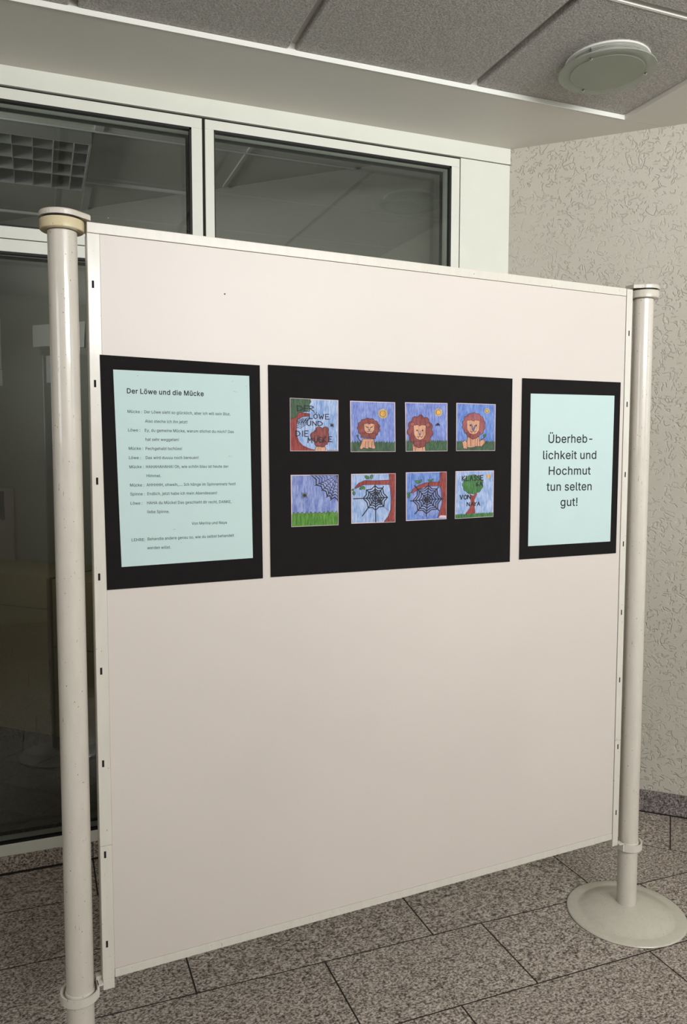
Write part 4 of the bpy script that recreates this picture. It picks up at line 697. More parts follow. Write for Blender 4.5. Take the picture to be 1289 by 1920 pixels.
 'p': (440, [53,-151,53,387,128,387,128,327,122,327,125,332,131,341,139,351,149,361,161,371,176,380,193,387,214,391,237,392,269,390,298,381,325,367,349,348,369,324,385,296,397,264,404,228,406,189,404,150,397,114,385,81,369,53,349,29,326,9,299,-5,269,-13,238,-16,215,-15,194,-11,177,-3,162,6,150,15,140,26,132,36,125,46,122,51,130,51,130,-151,228,55,249,57,267,62,283,72,296,85,307,101,316,119,323,141,327,164,328,189,327,214,323,237,317,258,308,277,296,292,283,305,267,314,249,320,228,322,208,320,190,315,174,306,160,293,149,278,140,260,134,239,130,215,129,189,130,163,134,139,141,118,150,99,161,84,174,71,190,62,208,57,128,336,130,39], [1,0,40,40,0,39,3,5,4,1,4,5,5,2,1,38,37,41,39,0,80,39,80,41,40,39,41,72,71,40,1,40,71,70,1,71,1,70,69,69,68,1,4,1,68,5,3,79,33,78,34,78,77,34,10,63,62,62,11,10,34,77,35,36,35,77,77,76,36,64,63,8,9,8,63,63,10,9,36,76,37,41,37,76,76,75,41,75,74,41,40,41,74,74,73,40,72,40,73,4,68,67,67,66,4,3,4,66,66,65,3,65,64,3,6,3,64,7,6,64,64,8,7,61,13,12,43,32,31,31,44,43,13,61,60,44,31,30,45,44,30,30,29,45,29,46,45,58,15,59,15,14,59,60,59,14,13,60,14,25,24,49,50,49,24,24,23,50,51,50,23,23,22,51,52,51,22,53,52,22,22,21,53,54,53,21,21,20,54,55,54,20,20,19,55,46,29,28,28,27,46,47,46,27,27,26,47,48,47,26,26,25,48,25,49,48,55,19,56,19,18,56,57,56,18,18,17,57,58,57,17,17,16,58,15,58,16,78,33,32,32,43,78,61,12,62,11,62,12,3,6,79,2,5,79,38,41,80,0,42,80]),
 'r': (275, [53,-8,53,387,128,387,128,329,118,329,125,343,139,360,156,374,176,384,198,391,221,393,238,392,259,391,259,313,237,316,230,317,223,318,215,318,199,317,184,313,171,308,159,300,149,291,141,279,135,267,131,253,130,237,130,-8,128,346], [3,5,4,1,4,5,5,2,1,0,27,26,1,0,26,26,25,1,4,1,25,25,24,4,24,23,4,23,22,4,3,4,22,5,3,28,18,17,9,19,18,8,18,9,8,13,12,14,11,14,12,14,11,15,16,15,11,10,16,11,16,10,17,9,17,10,3,22,21,21,20,3,6,3,20,20,19,6,7,6,19,19,8,7,3,6,28,2,5,28]),
 's': (381, [190,-16,164,-15,140,-11,117,-4,97,5,79,18,64,33,51,50,42,70,34,100,107,116,116,91,125,77,137,67,151,60,169,55,189,53,213,55,232,60,248,69,259,79,266,91,268,103,267,113,263,122,256,130,247,137,234,143,218,147,155,162,123,172,96,186,74,202,59,223,50,247,47,274,49,296,56,317,67,336,81,353,99,367,120,378,143,386,168,391,195,392,221,391,244,387,265,380,283,370,300,358,313,344,324,328,333,311,343,284,271,268,263,287,255,299,245,309,233,318,216,323,195,325,175,323,158,318,144,310,133,300,127,290,125,277,126,266,130,257,137,249,148,242,163,236,182,231,240,217,272,207,299,194,320,177,335,157,344,133,347,107,345,83,338,62,327,42,312,25,293,11,271,-1,246,-9,219,-15], [7,6,11,8,7,11,11,10,8,9,8,10,36,35,66,0,16,1,16,15,1,71,29,72,1,15,2,15,14,2,62,61,42,61,43,42,2,14,3,14,13,3,4,3,13,5,4,13,13,12,5,6,5,12,11,6,12,29,71,30,71,70,30,31,30,70,70,69,31,32,31,69,69,68,32,33,32,68,68,67,33,34,33,67,35,34,67,66,35,67,36,66,65,37,36,65,38,37,65,65,64,38,39,38,64,40,39,64,64,63,40,41,40,63,63,62,41,62,42,41,27,73,28,60,59,45,44,60,45,17,87,86,18,17,86,47,46,58,59,58,46,45,59,46,82,81,21,81,80,21,22,21,80,80,79,22,23,22,79,79,78,23,78,77,23,53,52,54,18,86,85,19,18,85,85,84,19,20,19,84,84,83,20,83,82,20,82,21,20,23,77,24,77,76,24,25,24,76,76,75,25,26,25,75,75,74,26,27,26,74,73,27,74,54,52,55,52,51,55,56,55,51,51,50,56,50,49,56,57,56,49,49,48,57,58,57,48,47,58,48,16,0,87,87,17,16,72,29,28,28,73,72,43,61,60,60,44,43]),
 't': (243, [220,387,220,319,6,319,6,387,65,479,142,479,142,98,143,84,146,74,150,67,156,62,165,59,178,58,192,59,216,63,230,-4,217,-8,209,-10,201,-11,193,-11,184,-12,176,-12,144,-9,117,0,94,15,78,37,68,63,65,92,142,387,142,319,65,319,65,387], [23,9,24,25,24,9,9,8,25,26,25,8,8,7,26,27,26,7,7,6,27,29,30,6,12,20,19,19,13,12,20,12,21,11,21,12,16,15,14,13,19,18,18,17,13,17,16,13,16,14,13,21,11,22,11,10,22,23,22,10,9,23,10,30,29,28,31,28,5,1,0,28,29,1,28,27,6,30,3,2,31,2,30,31,28,31,30,5,4,31]),
 'u': (426, [190,-13,165,-11,141,-6,119,4,100,17,83,34,70,55,60,80,54,108,53,139,53,387,130,387,130,144,132,118,139,97,151,80,166,68,185,61,208,58,224,59,239,63,253,69,265,77,276,88,284,101,291,116,295,133,296,153,296,387,373,387,373,-8,298,-8,298,100,327,100,309,56,291,30,270,10,245,-3,219,-11,298,40], [10,9,12,17,0,18,0,17,1,16,1,17,1,16,2,2,16,3,16,15,3,4,3,15,5,4,15,15,14,5,6,5,14,7,6,14,14,13,7,8,7,13,9,8,13,12,9,13,10,12,11,19,38,37,37,20,19,20,37,36,21,20,36,33,30,29,30,33,34,32,34,33,30,34,31,27,26,33,33,29,27,28,27,29,21,36,35,22,21,35,24,23,32,25,24,32,32,33,25,33,26,25,18,0,38,38,19,18,23,22,35,39,32,35,32,23,35,34,32,39,31,34,39]),
 'w': (583, [140,-8,20,387,101,387,149,216,156,192,163,166,170,138,177,109,184,77,193,33,163,33,172,76,179,107,186,137,193,164,200,191,207,216,254,387,331,387,377,216,384,191,390,165,397,138,404,108,411,77,420,33,389,33,399,76,406,108,413,137,420,165,427,191,434,216,482,387,563,387,443,-8,370,-8,319,170,305,223,300,241,295,260,291,278,274,346,309,346,292,279,278,223,273,205,269,187,264,170,213,-8,178,103,405,104,292,275], [5,4,0,1,0,4,4,3,1,2,1,3,11,8,50,6,11,7,10,11,0,11,6,0,5,0,6,14,13,48,15,14,48,48,47,15,16,15,47,47,46,16,46,45,16,45,41,16,41,42,16,10,0,49,49,9,10,11,10,9,8,11,9,9,48,8,12,8,48,48,13,12,42,17,16,21,20,37,20,19,37,38,37,19,39,38,19,40,39,19,44,40,19,43,44,19,28,24,29,27,24,51,34,33,32,31,30,35,35,34,31,34,32,31,24,27,25,25,35,24,29,24,35,35,30,29,35,25,36,26,36,25,25,27,26,37,26,27,27,23,37,23,22,37,21,37,22,43,19,18,36,26,37,41,45,52,41,52,44,42,41,44,44,43,42,17,42,43,43,18,17,8,12,50,7,11,50,24,28,51,23,27,51,9,49,48,40,44,52]),
 'y': (405, [46,-144,64,-77,81,-80,92,-81,101,-82,110,-81,118,-79,125,-75,132,-68,139,-60,145,-48,151,-33,162,-1,14,387,98,387,181,158,189,135,196,112,202,89,208,67,215,45,224,13,181,13,190,45,197,67,203,89,209,112,217,135,224,158,308,387,391,387,220,-61,211,-80,201,-97,191,-112,179,-125,165,-135,151,-143,135,-149,118,-152,100,-153,89,-153,80,-152,71,-151,64,-149,57,-148,203,88], [45,1,0,41,3,42,43,42,3,2,43,3,43,2,44,45,44,2,1,45,2,4,40,39,5,4,39,5,39,38,6,5,38,38,37,6,7,6,37,40,4,41,3,41,4,16,23,24,24,17,16,12,22,23,23,16,12,15,12,16,19,25,46,20,26,19,25,19,26,29,28,30,21,31,30,30,28,21,21,28,20,28,27,20,26,20,27,22,12,31,31,21,22,21,20,22,23,22,20,20,19,23,24,23,19,19,46,24,17,24,18,7,37,36,36,35,7,8,7,35,35,34,8,9,8,34,34,33,9,10,9,33,33,32,10,32,31,10,11,10,31,31,12,11,12,15,13,14,13,15,18,24,46]),
 'z': (396, [42,-8,42,48,254,322,254,315,48,315,48,387,349,387,349,328,142,57,142,64,355,64,355,-8,248,315,147,64], [1,0,8,8,9,1,1,9,3,2,3,7,7,3,9,2,7,6,8,0,11,11,10,8,5,4,2,2,6,5,2,4,12,3,2,12,1,3,12,8,10,13,9,8,13,7,9,13]),
 'Ü': (533, [267,-16,227,-14,191,-5,158,8,129,27,105,49,86,76,71,106,63,138,60,173,60,517,140,517,140,179,142,156,147,136,156,117,167,100,182,86,199,75,219,66,241,61,267,60,292,61,315,66,335,75,352,86,366,100,378,117,386,136,391,156,393,179,393,517,473,517,473,173,470,138,462,106,447,76,428,49,404,27,375,8,342,-5,306,-14,339,564,326,566,315,570,304,578,297,588,292,600,290,612,292,625,297,637,304,647,315,655,326,659,339,661,351,659,363,655,373,647,381,637,386,625,387,612,386,600,381,588,373,578,363,570,351,566,195,564,182,566,171,570,161,578,153,588,148,600,146,612,148,625,153,637,161,647,171,655,182,659,195,661,208,659,219,655,229,647,237,637,242,625,243,612,242,600,237,588,229,578,219,570,208,566], [9,8,13,13,12,9,10,9,12,12,11,10,5,4,16,16,15,5,6,5,15,7,6,15,15,14,7,8,7,14,13,8,14,71,70,72,70,69,72,69,75,72,75,74,72,74,73,72,19,18,2,77,76,78,0,20,1,87,86,85,85,84,87,84,83,81,83,82,81,19,2,1,1,20,19,88,87,89,66,89,87,87,84,66,78,66,84,84,81,78,79,78,81,81,80,79,2,18,3,18,17,3,4,3,17,16,4,17,67,66,68,69,68,66,66,78,69,75,69,78,78,76,75,48,47,46,46,45,48,45,51,48,51,50,48,49,48,50,24,23,40,53,52,54,40,23,41,22,41,23,43,42,44,45,44,42,42,54,45,51,45,54,54,52,51,62,61,63,59,58,57,35,34,28,29,28,34,34,33,29,30,29,33,33,32,30,31,30,32,38,37,26,27,26,37,37,36,27,36,35,27,35,28,27,63,61,60,59,57,60,24,40,39,25,24,39,39,38,25,38,26,25,64,63,65,42,65,63,63,60,42,54,42,60,60,57,54,55,54,57,57,56,55,41,22,0,22,21,0,20,0,21]),
 'ä': (405, [168,-17,144,-15,121,-10,99,-2,79,9,63,23,49,40,39,60,32,83,30,108,32,130,36,149,44,165,55,179,67,191,82,200,97,208,114,214,131,218,149,222,167,225,185,228,241,235,253,237,263,239,269,242,273,245,275,249,276,255,276,256,275,271,272,283,268,293,262,302,254,309,244,315,233,319,219,322,204,323,187,322,173,319,160,315,149,309,139,303,131,295,125,287,119,279,112,264,38,286,52,317,65,336,81,352,99,365,118,375,139,383,160,388,181,391,202,392,217,392,232,390,249,387,266,383,282,376,298,367,313,356,326,341,337,324,346,303,351,279,353,252,353,-8,277,-8,277,44,285,44,282,39,275,29,266,19,254,9,241,1,226,-6,209,-12,189,-15,178,53,199,55,217,59,232,66,245,75,256,85,264,97,271,110,274,124,276,138,277,175,284,180,278,177,270,174,261,172,251,170,241,168,209,163,185,160,171,158,158,155,145,151,134,146,125,141,118,134,112,126,109,117,108,105,109,94,112,85,116,77,123,70,131,64,141,60,152,56,165,54,269,435,257,436,245,441,235,449,227,459,222,470,220,483,222,496,227,507,235,517,245,525,257,530,269,531,282,530,293,525,303,517,311,507,316,496,318,483,316,470,311,459,303,449,293,441,282,436,125,435,113,436,101,441,91,449,83,459,78,470,77,483,78,496,83,507,91,517,101,525,113,530,125,531,138,530,150,525,160,517,167,507,172,496,174,483,172,470,167,459,160,449,150,441,138,436,277,31], [148,147,146,6,5,112,112,111,6,7,6,111,111,110,7,8,7,110,110,109,8,9,8,109,109,108,9,10,9,108,11,10,108,108,107,11,12,11,107,13,12,107,107,106,13,14,13,106,15,14,106,49,48,47,47,46,49,148,146,145,145,151,148,151,150,148,149,148,150,0,82,117,101,100,20,100,21,20,40,39,55,39,56,55,163,162,161,161,160,163,160,159,157,158,157,159,0,117,1,117,116,1,2,1,116,115,2,116,18,103,102,19,18,102,102,101,19,101,20,19,41,40,54,40,55,54,165,164,163,142,165,163,163,160,142,154,142,160,160,157,154,155,154,157,156,155,157,2,115,3,115,114,3,4,3,114,114,113,4,5,4,113,112,5,113,15,106,105,16,15,105,105,104,16,17,16,104,104,103,17,103,18,17,49,46,45,50,49,45,45,44,50,51,50,44,44,43,51,52,51,43,43,42,52,53,52,42,42,41,53,41,54,53,144,143,142,145,144,142,151,145,142,142,154,151,152,151,154,153,152,154,83,81,80,37,58,38,57,38,58,83,80,79,84,83,79,36,59,37,58,37,59,123,122,124,122,121,124,121,127,124,127,126,124,126,125,124,22,98,97,22,97,96,23,22,96,84,79,78,78,77,84,85,84,77,77,76,85,98,22,99,35,61,36,61,60,36,59,36,60,73,74,70,138,137,139,137,136,139,136,135,133,134,133,135,70,74,71,74,72,166,74,73,72,90,89,73,73,70,90,91,90,70,70,69,91,69,93,91,92,91,93,26,25,93,93,69,26,27,26,69,28,27,69,29,28,69,69,68,29,30,29,68,68,67,30,31,30,67,67,66,31,32,31,66,66,65,32,140,139,141,118,141,139,139,136,118,130,118,136,136,133,130,131,130,133,133,132,131,75,72,76,85,76,72,86,85,72,87,86,72,72,73,87,88,87,73,73,89,88,23,96,95,95,94,23,24,23,94,94,93,24,93,25,24,32,65,33,65,64,33,64,63,33,34,33,63,63,62,34,35,34,62,61,35,62,120,119,118,121,120,118,127,121,118,118,130,127,128,127,130,129,128,130,82,0,81,81,83,82,21,100,99,99,22,21,38,57,39,56,39,57,72,75,166,71,74,166]),
 'ö': (431, [215,-16,181,-13,149,-5,120,10,95,29,74,53,57,81,44,114,37,149,34,187,37,226,44,262,57,295,74,323,95,347,120,367,149,381,181,390,215,392,250,390,282,381,311,367,336,347,357,323,375,295,387,262,395,226,397,187,395,149,387,114,375,81,357,53,336,29,311,10,282,-5,250,-13,215,54,238,56,257,62,273,72,287,86,299,102,308,120,314,141,318,164,319,187,318,211,314,234,308,255,299,274,287,290,273,304,257,314,238,320,215,322,193,320,174,314,158,304,144,290,133,274,124,255,117,234,114,212,112,187,114,164,117,141,124,120,133,102,144,86,158,72,174,62,193,56,287,435,275,436,263,441,253,449,245,459,240,470,239,483,240,496,245,507,253,517,263,525,275,530,287,531,300,530,311,525,321,517,329,507,334,496,336,483,334,470,329,459,321,449,311,441,300,436,144,435,131,436,119,441,109,449,101,459,96,470,95,483,96,496,101,507,109,517,119,525,131,530,144,531,156,530,168,525,178,517,186,507,190,496,192,483,190,470,186,459,178,449,168,441,156,436], [101,100,102,7,6,66,66,65,7,8,7,65,65,64,8,9,8,64,64,63,9,63,62,9,10,9,62,62,61,10,11,10,61,61,60,11,12,11,60,102,100,99,99,105,102,105,104,102,103,102,104,0,71,1,55,18,17,117,116,115,115,114,117,114,113,111,113,112,111,1,71,2,71,70,2,56,55,16,55,17,16,119,118,117,96,119,117,117,114,96,108,96,114,114,111,108,109,108,111,110,109,111,2,70,3,70,69,3,4,3,69,69,68,4,5,4,68,68,67,5,6,5,67,66,6,67,12,60,59,13,12,59,59,58,13,14,13,58,58,57,14,15,14,57,57,56,15,56,16,15,97,96,98,99,98,96,105,99,96,96,108,105,106,105,108,107,106,108,78,77,76,76,75,78,75,81,78,81,80,78,79,78,80,74,73,72,83,82,84,37,35,34,38,37,34,53,52,20,19,53,20,74,72,75,81,75,72,72,84,81,84,82,81,86,85,87,30,29,42,43,42,29,29,28,43,44,43,28,28,27,44,45,44,27,46,45,27,27,26,46,47,46,26,26,25,47,48,47,25,25,24,48,92,91,93,91,90,93,90,89,87,88,87,89,38,34,33,39,38,33,33,32,39,40,39,32,32,31,40,41,40,31,31,30,41,30,42,41,48,24,49,24,23,49,50,49,23,23,22,50,51,50,22,22,21,51,52,51,21,20,52,21,94,93,95,72,95,93,93,90,72,84,72,90,90,87,84,87,85,84,35,37,0,37,36,0,71,0,36,18,55,54,54,53,18,53,19,18]),
 'ü': (426, [190,-13,165,-11,141,-6,119,4,100,17,83,34,70,55,60,80,54,108,53,139,53,387,130,387,130,144,132,118,139,97,151,80,166,68,185,61,208,58,224,59,239,63,253,69,265,77,276,88,284,101,291,116,295,133,296,153,296,387,373,387,373,-8,298,-8,298,100,327,100,309,56,291,30,270,10,245,-3,219,-11,285,435,272,436,261,441,251,449,243,459,238,470,236,483,238,496,243,507,251,517,261,525,272,530,285,531,298,530,309,525,319,517,327,507,332,496,333,483,332,470,327,459,319,449,309,441,298,436,141,435,128,436,117,441,107,449,99,459,94,470,92,483,94,496,99,507,107,517,117,525,128,530,141,531,154,530,165,525,175,517,183,507,188,496,189,483,188,470,183,459,175,449,165,441,154,436,298,40], [68,67,69,10,9,12,12,11,10,69,67,66,66,72,69,72,71,69,70,69,71,0,18,17,84,83,82,82,81,84,81,80,78,79,78,80,0,17,1,17,16,1,2,1,16,86,85,84,63,86,84,84,81,63,75,63,81,81,78,75,76,75,78,77,76,78,2,16,3,16,15,3,4,3,15,5,4,15,15,14,5,6,5,14,7,6,14,14,13,7,8,7,13,9,8,13,12,9,13,65,64,63,66,65,63,72,66,63,63,75,72,73,72,75,74,73,75,19,38,37,37,20,19,45,44,43,43,42,45,42,48,45,48,47,45,46,45,47,40,39,41,51,50,49,20,37,36,36,21,20,41,39,42,48,42,39,39,51,48,51,49,48,30,29,33,60,59,58,58,57,60,57,56,54,55,54,56,31,30,34,30,33,34,32,34,33,25,32,33,26,25,33,27,26,33,33,29,27,28,27,29,62,61,60,54,53,52,21,36,35,22,21,35,24,23,32,32,25,24,62,60,39,60,57,39,51,39,57,57,54,51,54,52,51,18,0,38,38,19,18,23,22,35,87,32,35,32,23,35,34,32,87,31,34,87]),
}
GLYPHS_BOLD = {
 'D': (536, [236,-17,96,-17,96,74,231,74,268,77,300,84,326,96,348,112,366,132,380,156,391,185,397,218,399,255,397,292,391,325,381,353,367,378,349,398,328,413,302,425,273,432,237,435,93,435,93,526,243,526,292,522,337,511,378,493,413,468,443,436,466,399,482,356,492,308,496,255,492,203,482,154,466,111,442,73,412,41,376,16,334,-3,287,-13,159,526,159,-17,60,-17,60,526,159,435,159,74], [45,44,22,22,23,45,0,3,43,2,43,47,43,2,1,44,1,2,22,44,2,22,2,46,22,46,42,23,22,42,41,5,4,24,20,25,19,18,26,5,41,40,40,6,5,25,20,19,19,26,25,41,4,0,3,0,4,20,24,21,42,21,24,37,36,8,9,8,36,36,35,9,10,9,35,35,34,10,11,10,34,34,33,11,33,12,11,12,33,13,33,32,13,14,13,32,32,31,14,15,14,31,31,30,15,16,15,30,30,29,16,17,16,29,29,28,17,27,17,28,6,40,39,7,6,39,39,38,7,38,37,7,37,8,7,17,27,18,26,18,27,21,42,46,2,47,46,43,3,47]),
 'L': (427, [60,-17,60,526,159,526,159,74,395,74,395,-17], [1,0,3,3,0,5,5,4,3,1,3,2]),
 'M': (662, [60,-17,60,526,180,526,310,193,320,164,332,128,345,89,361,32,301,32,319,88,331,126,343,164,353,193,482,526,602,526,602,-17,504,-17,504,291,504,327,505,369,506,413,507,474,553,474,541,436,536,420,531,404,515,357,500,316,489,285,370,-17,292,-17,172,285,160,315,146,355,130,402,105,474,152,474,154,416,155,372,156,329,156,291,156,-17,332,130,504,327,156,328], [1,0,34,34,35,1,39,38,33,34,33,38,38,37,34,35,34,37,37,36,35,10,5,42,10,4,9,3,9,4,32,31,3,9,3,31,0,41,40,34,0,40,33,34,40,39,33,44,38,39,32,32,3,38,36,37,2,35,36,2,1,35,2,11,6,12,12,6,28,19,43,26,15,14,25,24,25,14,23,24,14,14,22,23,19,26,25,20,19,25,25,24,20,24,23,20,21,20,23,23,22,21,16,15,17,15,25,17,25,26,17,26,18,17,43,19,27,28,27,19,12,28,19,20,21,13,21,22,13,22,14,13,8,30,29,29,7,8,9,8,7,7,6,9,10,9,6,5,10,6,6,11,5,42,5,11,19,20,12,37,38,3,2,37,3,4,10,42,20,13,12,18,26,43,7,29,28,6,7,28,30,8,31,8,9,31,33,40,44,32,39,44]),
 'c': (430, [224,-25,188,-22,155,-13,125,2,98,22,76,48,58,77,45,111,37,148,34,187,37,228,45,265,58,299,76,328,98,354,125,374,155,389,188,399,224,401,244,401,263,398,282,393,299,387,316,379,332,370,346,359,359,346,371,332,381,316,389,299,401,265,309,241,301,265,297,273,293,280,288,286,283,292,277,297,270,302,262,305,254,309,245,311,235,312,225,313,204,311,187,305,173,297,160,285,150,270,141,252,135,232,132,211,130,187,132,165,135,143,141,124,150,106,160,91,173,79,187,71,204,65,225,63,235,64,245,65,254,68,263,71,270,75,277,80,284,85,289,91,294,98,299,105,302,113,310,137,402,114,390,79,382,62,372,46,361,32,348,19,333,7,317,-2,300,-11,283,-17,264,-22,244,-24], [6,5,56,56,55,6,7,6,55,55,54,7,8,7,54,54,53,8,9,8,53,53,52,9,52,51,9,10,9,51,51,50,10,11,10,50,50,49,11,12,11,49,0,61,60,41,19,42,85,62,0,61,0,62,18,44,43,43,42,18,42,19,18,0,60,1,2,1,60,59,2,60,16,45,44,17,16,44,44,18,17,2,59,3,59,58,3,4,3,58,58,57,4,5,4,57,56,5,57,12,49,48,13,12,48,48,47,13,14,13,47,47,46,14,15,14,46,46,45,15,45,16,15,64,63,84,64,84,83,65,64,83,40,39,21,20,40,21,76,75,72,73,72,75,75,74,73,30,29,31,32,31,29,29,28,32,65,83,82,66,65,82,82,81,66,67,66,81,81,80,67,68,67,80,80,79,68,69,68,79,79,78,69,70,69,78,78,77,70,71,70,77,77,76,71,76,72,71,32,28,33,28,27,33,34,33,27,27,26,34,35,34,26,26,25,35,36,35,25,25,24,36,37,36,24,24,23,37,38,37,23,23,22,38,39,38,22,21,39,22,84,63,85,62,85,63,40,20,41,19,41,20]),
 'd': (458, [212,-25,179,-22,148,-13,119,2,94,22,73,48,56,77,44,111,37,148,34,189,37,229,44,266,56,300,73,329,94,355,119,375,148,390,179,399,212,401,237,400,259,396,278,388,293,378,306,368,317,357,326,346,332,337,333,336,311,336,311,526,406,526,406,-17,313,-17,313,42,333,42,333,41,325,31,317,20,306,9,293,-2,277,-11,258,-19,237,-24,222,64,240,66,256,70,270,79,282,90,292,104,301,121,307,141,310,164,312,189,310,214,307,237,301,257,293,273,282,287,270,298,256,306,240,311,222,313,202,311,186,306,172,298,160,286,149,272,141,255,135,235,132,213,130,189,132,165,135,143,141,123,150,105,160,91,172,79,187,71,203,66,311,364,313,16], [8,7,72,72,71,8,9,8,71,71,70,9,70,69,9,10,9,69,69,68,10,11,10,68,68,67,11,12,11,67,17,63,62,42,43,0,0,43,78,61,18,62,17,62,18,0,78,1,78,77,1,2,1,77,76,2,77,16,64,63,63,17,16,2,76,3,4,3,76,76,75,4,5,4,75,75,74,5,6,5,74,74,73,6,7,6,73,72,7,73,12,67,66,13,12,66,66,65,13,14,13,65,65,64,14,15,14,64,64,16,15,41,40,44,45,44,40,19,60,20,45,40,39,22,21,59,60,59,21,20,60,21,31,34,35,31,30,27,31,35,36,27,30,26,25,26,30,24,25,30,31,36,32,36,37,32,37,36,33,36,35,33,35,34,33,51,50,34,34,31,51,52,51,31,31,27,52,53,52,27,54,53,27,27,26,28,26,25,28,25,24,28,28,24,79,24,30,79,37,33,80,39,38,33,45,39,33,46,45,33,47,46,33,48,47,33,33,34,48,49,48,34,34,50,49,54,27,55,56,55,27,27,28,56,57,56,28,58,57,28,59,58,28,22,59,28,28,23,22,41,44,42,43,42,44,60,19,61,18,61,19,23,28,79,30,29,79,33,38,80,32,37,80]),
 'e': (438, [229,-25,191,-22,156,-13,125,2,98,22,75,48,57,77,44,111,37,147,34,187,37,226,44,263,57,297,74,327,96,353,123,374,153,389,186,398,222,401,245,400,267,396,289,390,310,381,330,368,348,353,365,335,379,313,390,288,399,260,403,228,405,194,405,152,75,152,75,238,388,231,311,172,308,224,305,244,299,262,291,277,281,290,270,300,256,307,241,312,222,313,203,311,187,307,173,299,160,289,150,277,141,262,135,246,131,229,130,210,130,178,131,153,136,132,143,114,152,98,163,86,177,76,192,69,210,65,230,63,242,64,254,66,265,69,274,73,283,78,290,85,297,92,302,101,313,125,405,103,390,65,379,45,364,27,347,12,328,-1,306,-11,282,-19,256,-24,307,233,133,237,132,152], [6,32,7,8,7,32,9,8,32,32,33,9,10,9,33,11,10,33,33,12,11,55,54,32,54,53,32,33,32,53,53,52,33,0,63,62,18,45,44,0,62,1,61,1,62,17,46,45,45,18,17,1,61,2,61,60,2,16,47,46,46,17,16,2,60,3,60,59,3,4,3,59,59,58,4,5,4,58,58,57,5,6,5,57,57,56,6,32,6,56,33,51,50,12,33,50,13,12,50,50,49,13,14,13,49,49,48,14,15,14,48,48,47,15,47,16,15,81,65,64,42,20,43,19,43,20,65,81,80,66,65,80,20,42,21,30,29,34,29,28,34,27,34,28,74,73,72,31,35,55,31,30,35,30,34,35,36,35,34,66,80,79,67,66,79,79,78,67,68,67,78,78,77,68,69,68,77,77,76,69,70,69,76,76,75,70,71,70,75,75,74,71,74,72,71,34,27,37,38,37,27,27,26,38,39,38,26,26,25,39,40,39,25,25,24,40,24,23,40,41,40,23,23,22,41,42,41,22,21,42,22,81,64,0,63,0,64,54,55,35,35,36,54,53,54,36,52,53,36,43,19,44,18,44,19,32,56,84,55,32,84,51,33,83,34,37,82,36,34,82,33,52,83,52,36,82,82,83,52,31,55,84]),
 'i': (201, [53,-17,53,396,148,396,148,-17,101,426,85,427,71,433,59,442,49,454,43,468,41,483,43,498,49,512,59,524,71,533,85,539,101,541,116,539,130,534,143,524,152,512,158,498,160,483,158,468,152,454,143,442,130,433,116,427], [10,9,8,11,10,12,13,7,14,14,7,6,6,5,14,5,15,14,10,8,7,7,13,10,12,10,13,17,16,27,18,26,25,25,19,18,26,18,27,17,27,18,22,21,20,23,22,24,24,22,25,19,25,22,22,20,19,1,0,3,3,2,1,27,16,4,5,4,16,15,5,16]),
 'k': (415, [113,105,110,229,130,229,294,396,409,392,208,182,201,182,53,-17,53,526,148,526,148,-17,303,-17,142,187,210,254,420,-15,148,246,148,136,168,154,148,180,148,193,240,216], [8,7,1,10,0,7,1,7,0,0,12,1,12,2,1,5,13,6,11,14,5,5,14,20,13,5,20,4,3,13,5,6,17,0,10,16,2,12,15,1,2,9,8,1,9,9,2,15,13,3,15,19,18,6,12,0,16,18,19,12,11,5,17,16,17,18,17,6,18,12,16,18,15,12,19,13,15,19,6,13,19,4,13,20]),
 'n': (444, [148,226,148,-17,53,-17,53,396,146,396,146,270,94,270,118,327,136,355,159,376,185,390,214,399,244,401,272,400,297,394,320,384,341,369,359,351,373,329,383,303,389,273,391,241,391,-17,296,-17,296,234,294,259,287,278,277,293,264,303,248,310,227,312,212,311,198,308,186,302,175,295,166,286,158,275,153,261,149,245,146,364], [3,2,6,6,7,3,1,0,2,6,2,0,7,6,5,3,7,8,8,4,3,32,31,10,33,32,9,32,10,9,6,0,38,5,6,38,38,37,5,37,36,5,36,35,5,7,5,8,29,12,30,11,30,12,29,28,13,12,29,13,22,21,24,22,24,23,24,21,25,21,20,25,20,19,25,26,25,19,19,18,26,18,17,26,27,26,17,17,16,27,16,15,27,28,27,15,15,14,28,13,28,14,30,11,31,10,31,11,34,33,9,39,5,9,5,35,9,35,34,9,5,39,8,4,8,39]),
 'r': (293, [53,-17,53,396,146,396,146,338,122,338,127,348,141,366,160,381,182,393,205,400,229,402,247,401,277,400,277,303,245,307,238,308,231,309,224,309,209,308,196,305,184,299,173,293,165,285,157,275,152,264,149,251,148,236,148,-17,146,370], [6,5,3,3,5,4,1,4,5,5,6,1,6,2,1,27,26,0,1,0,26,4,1,26,26,25,4,25,24,4,24,23,4,23,22,4,3,4,22,6,3,28,18,17,9,19,18,8,18,9,8,13,12,14,11,14,12,14,11,15,16,15,11,10,16,11,16,10,17,9,17,10,3,22,21,21,20,3,20,19,3,7,3,19,19,8,7,3,7,28,2,6,28]),
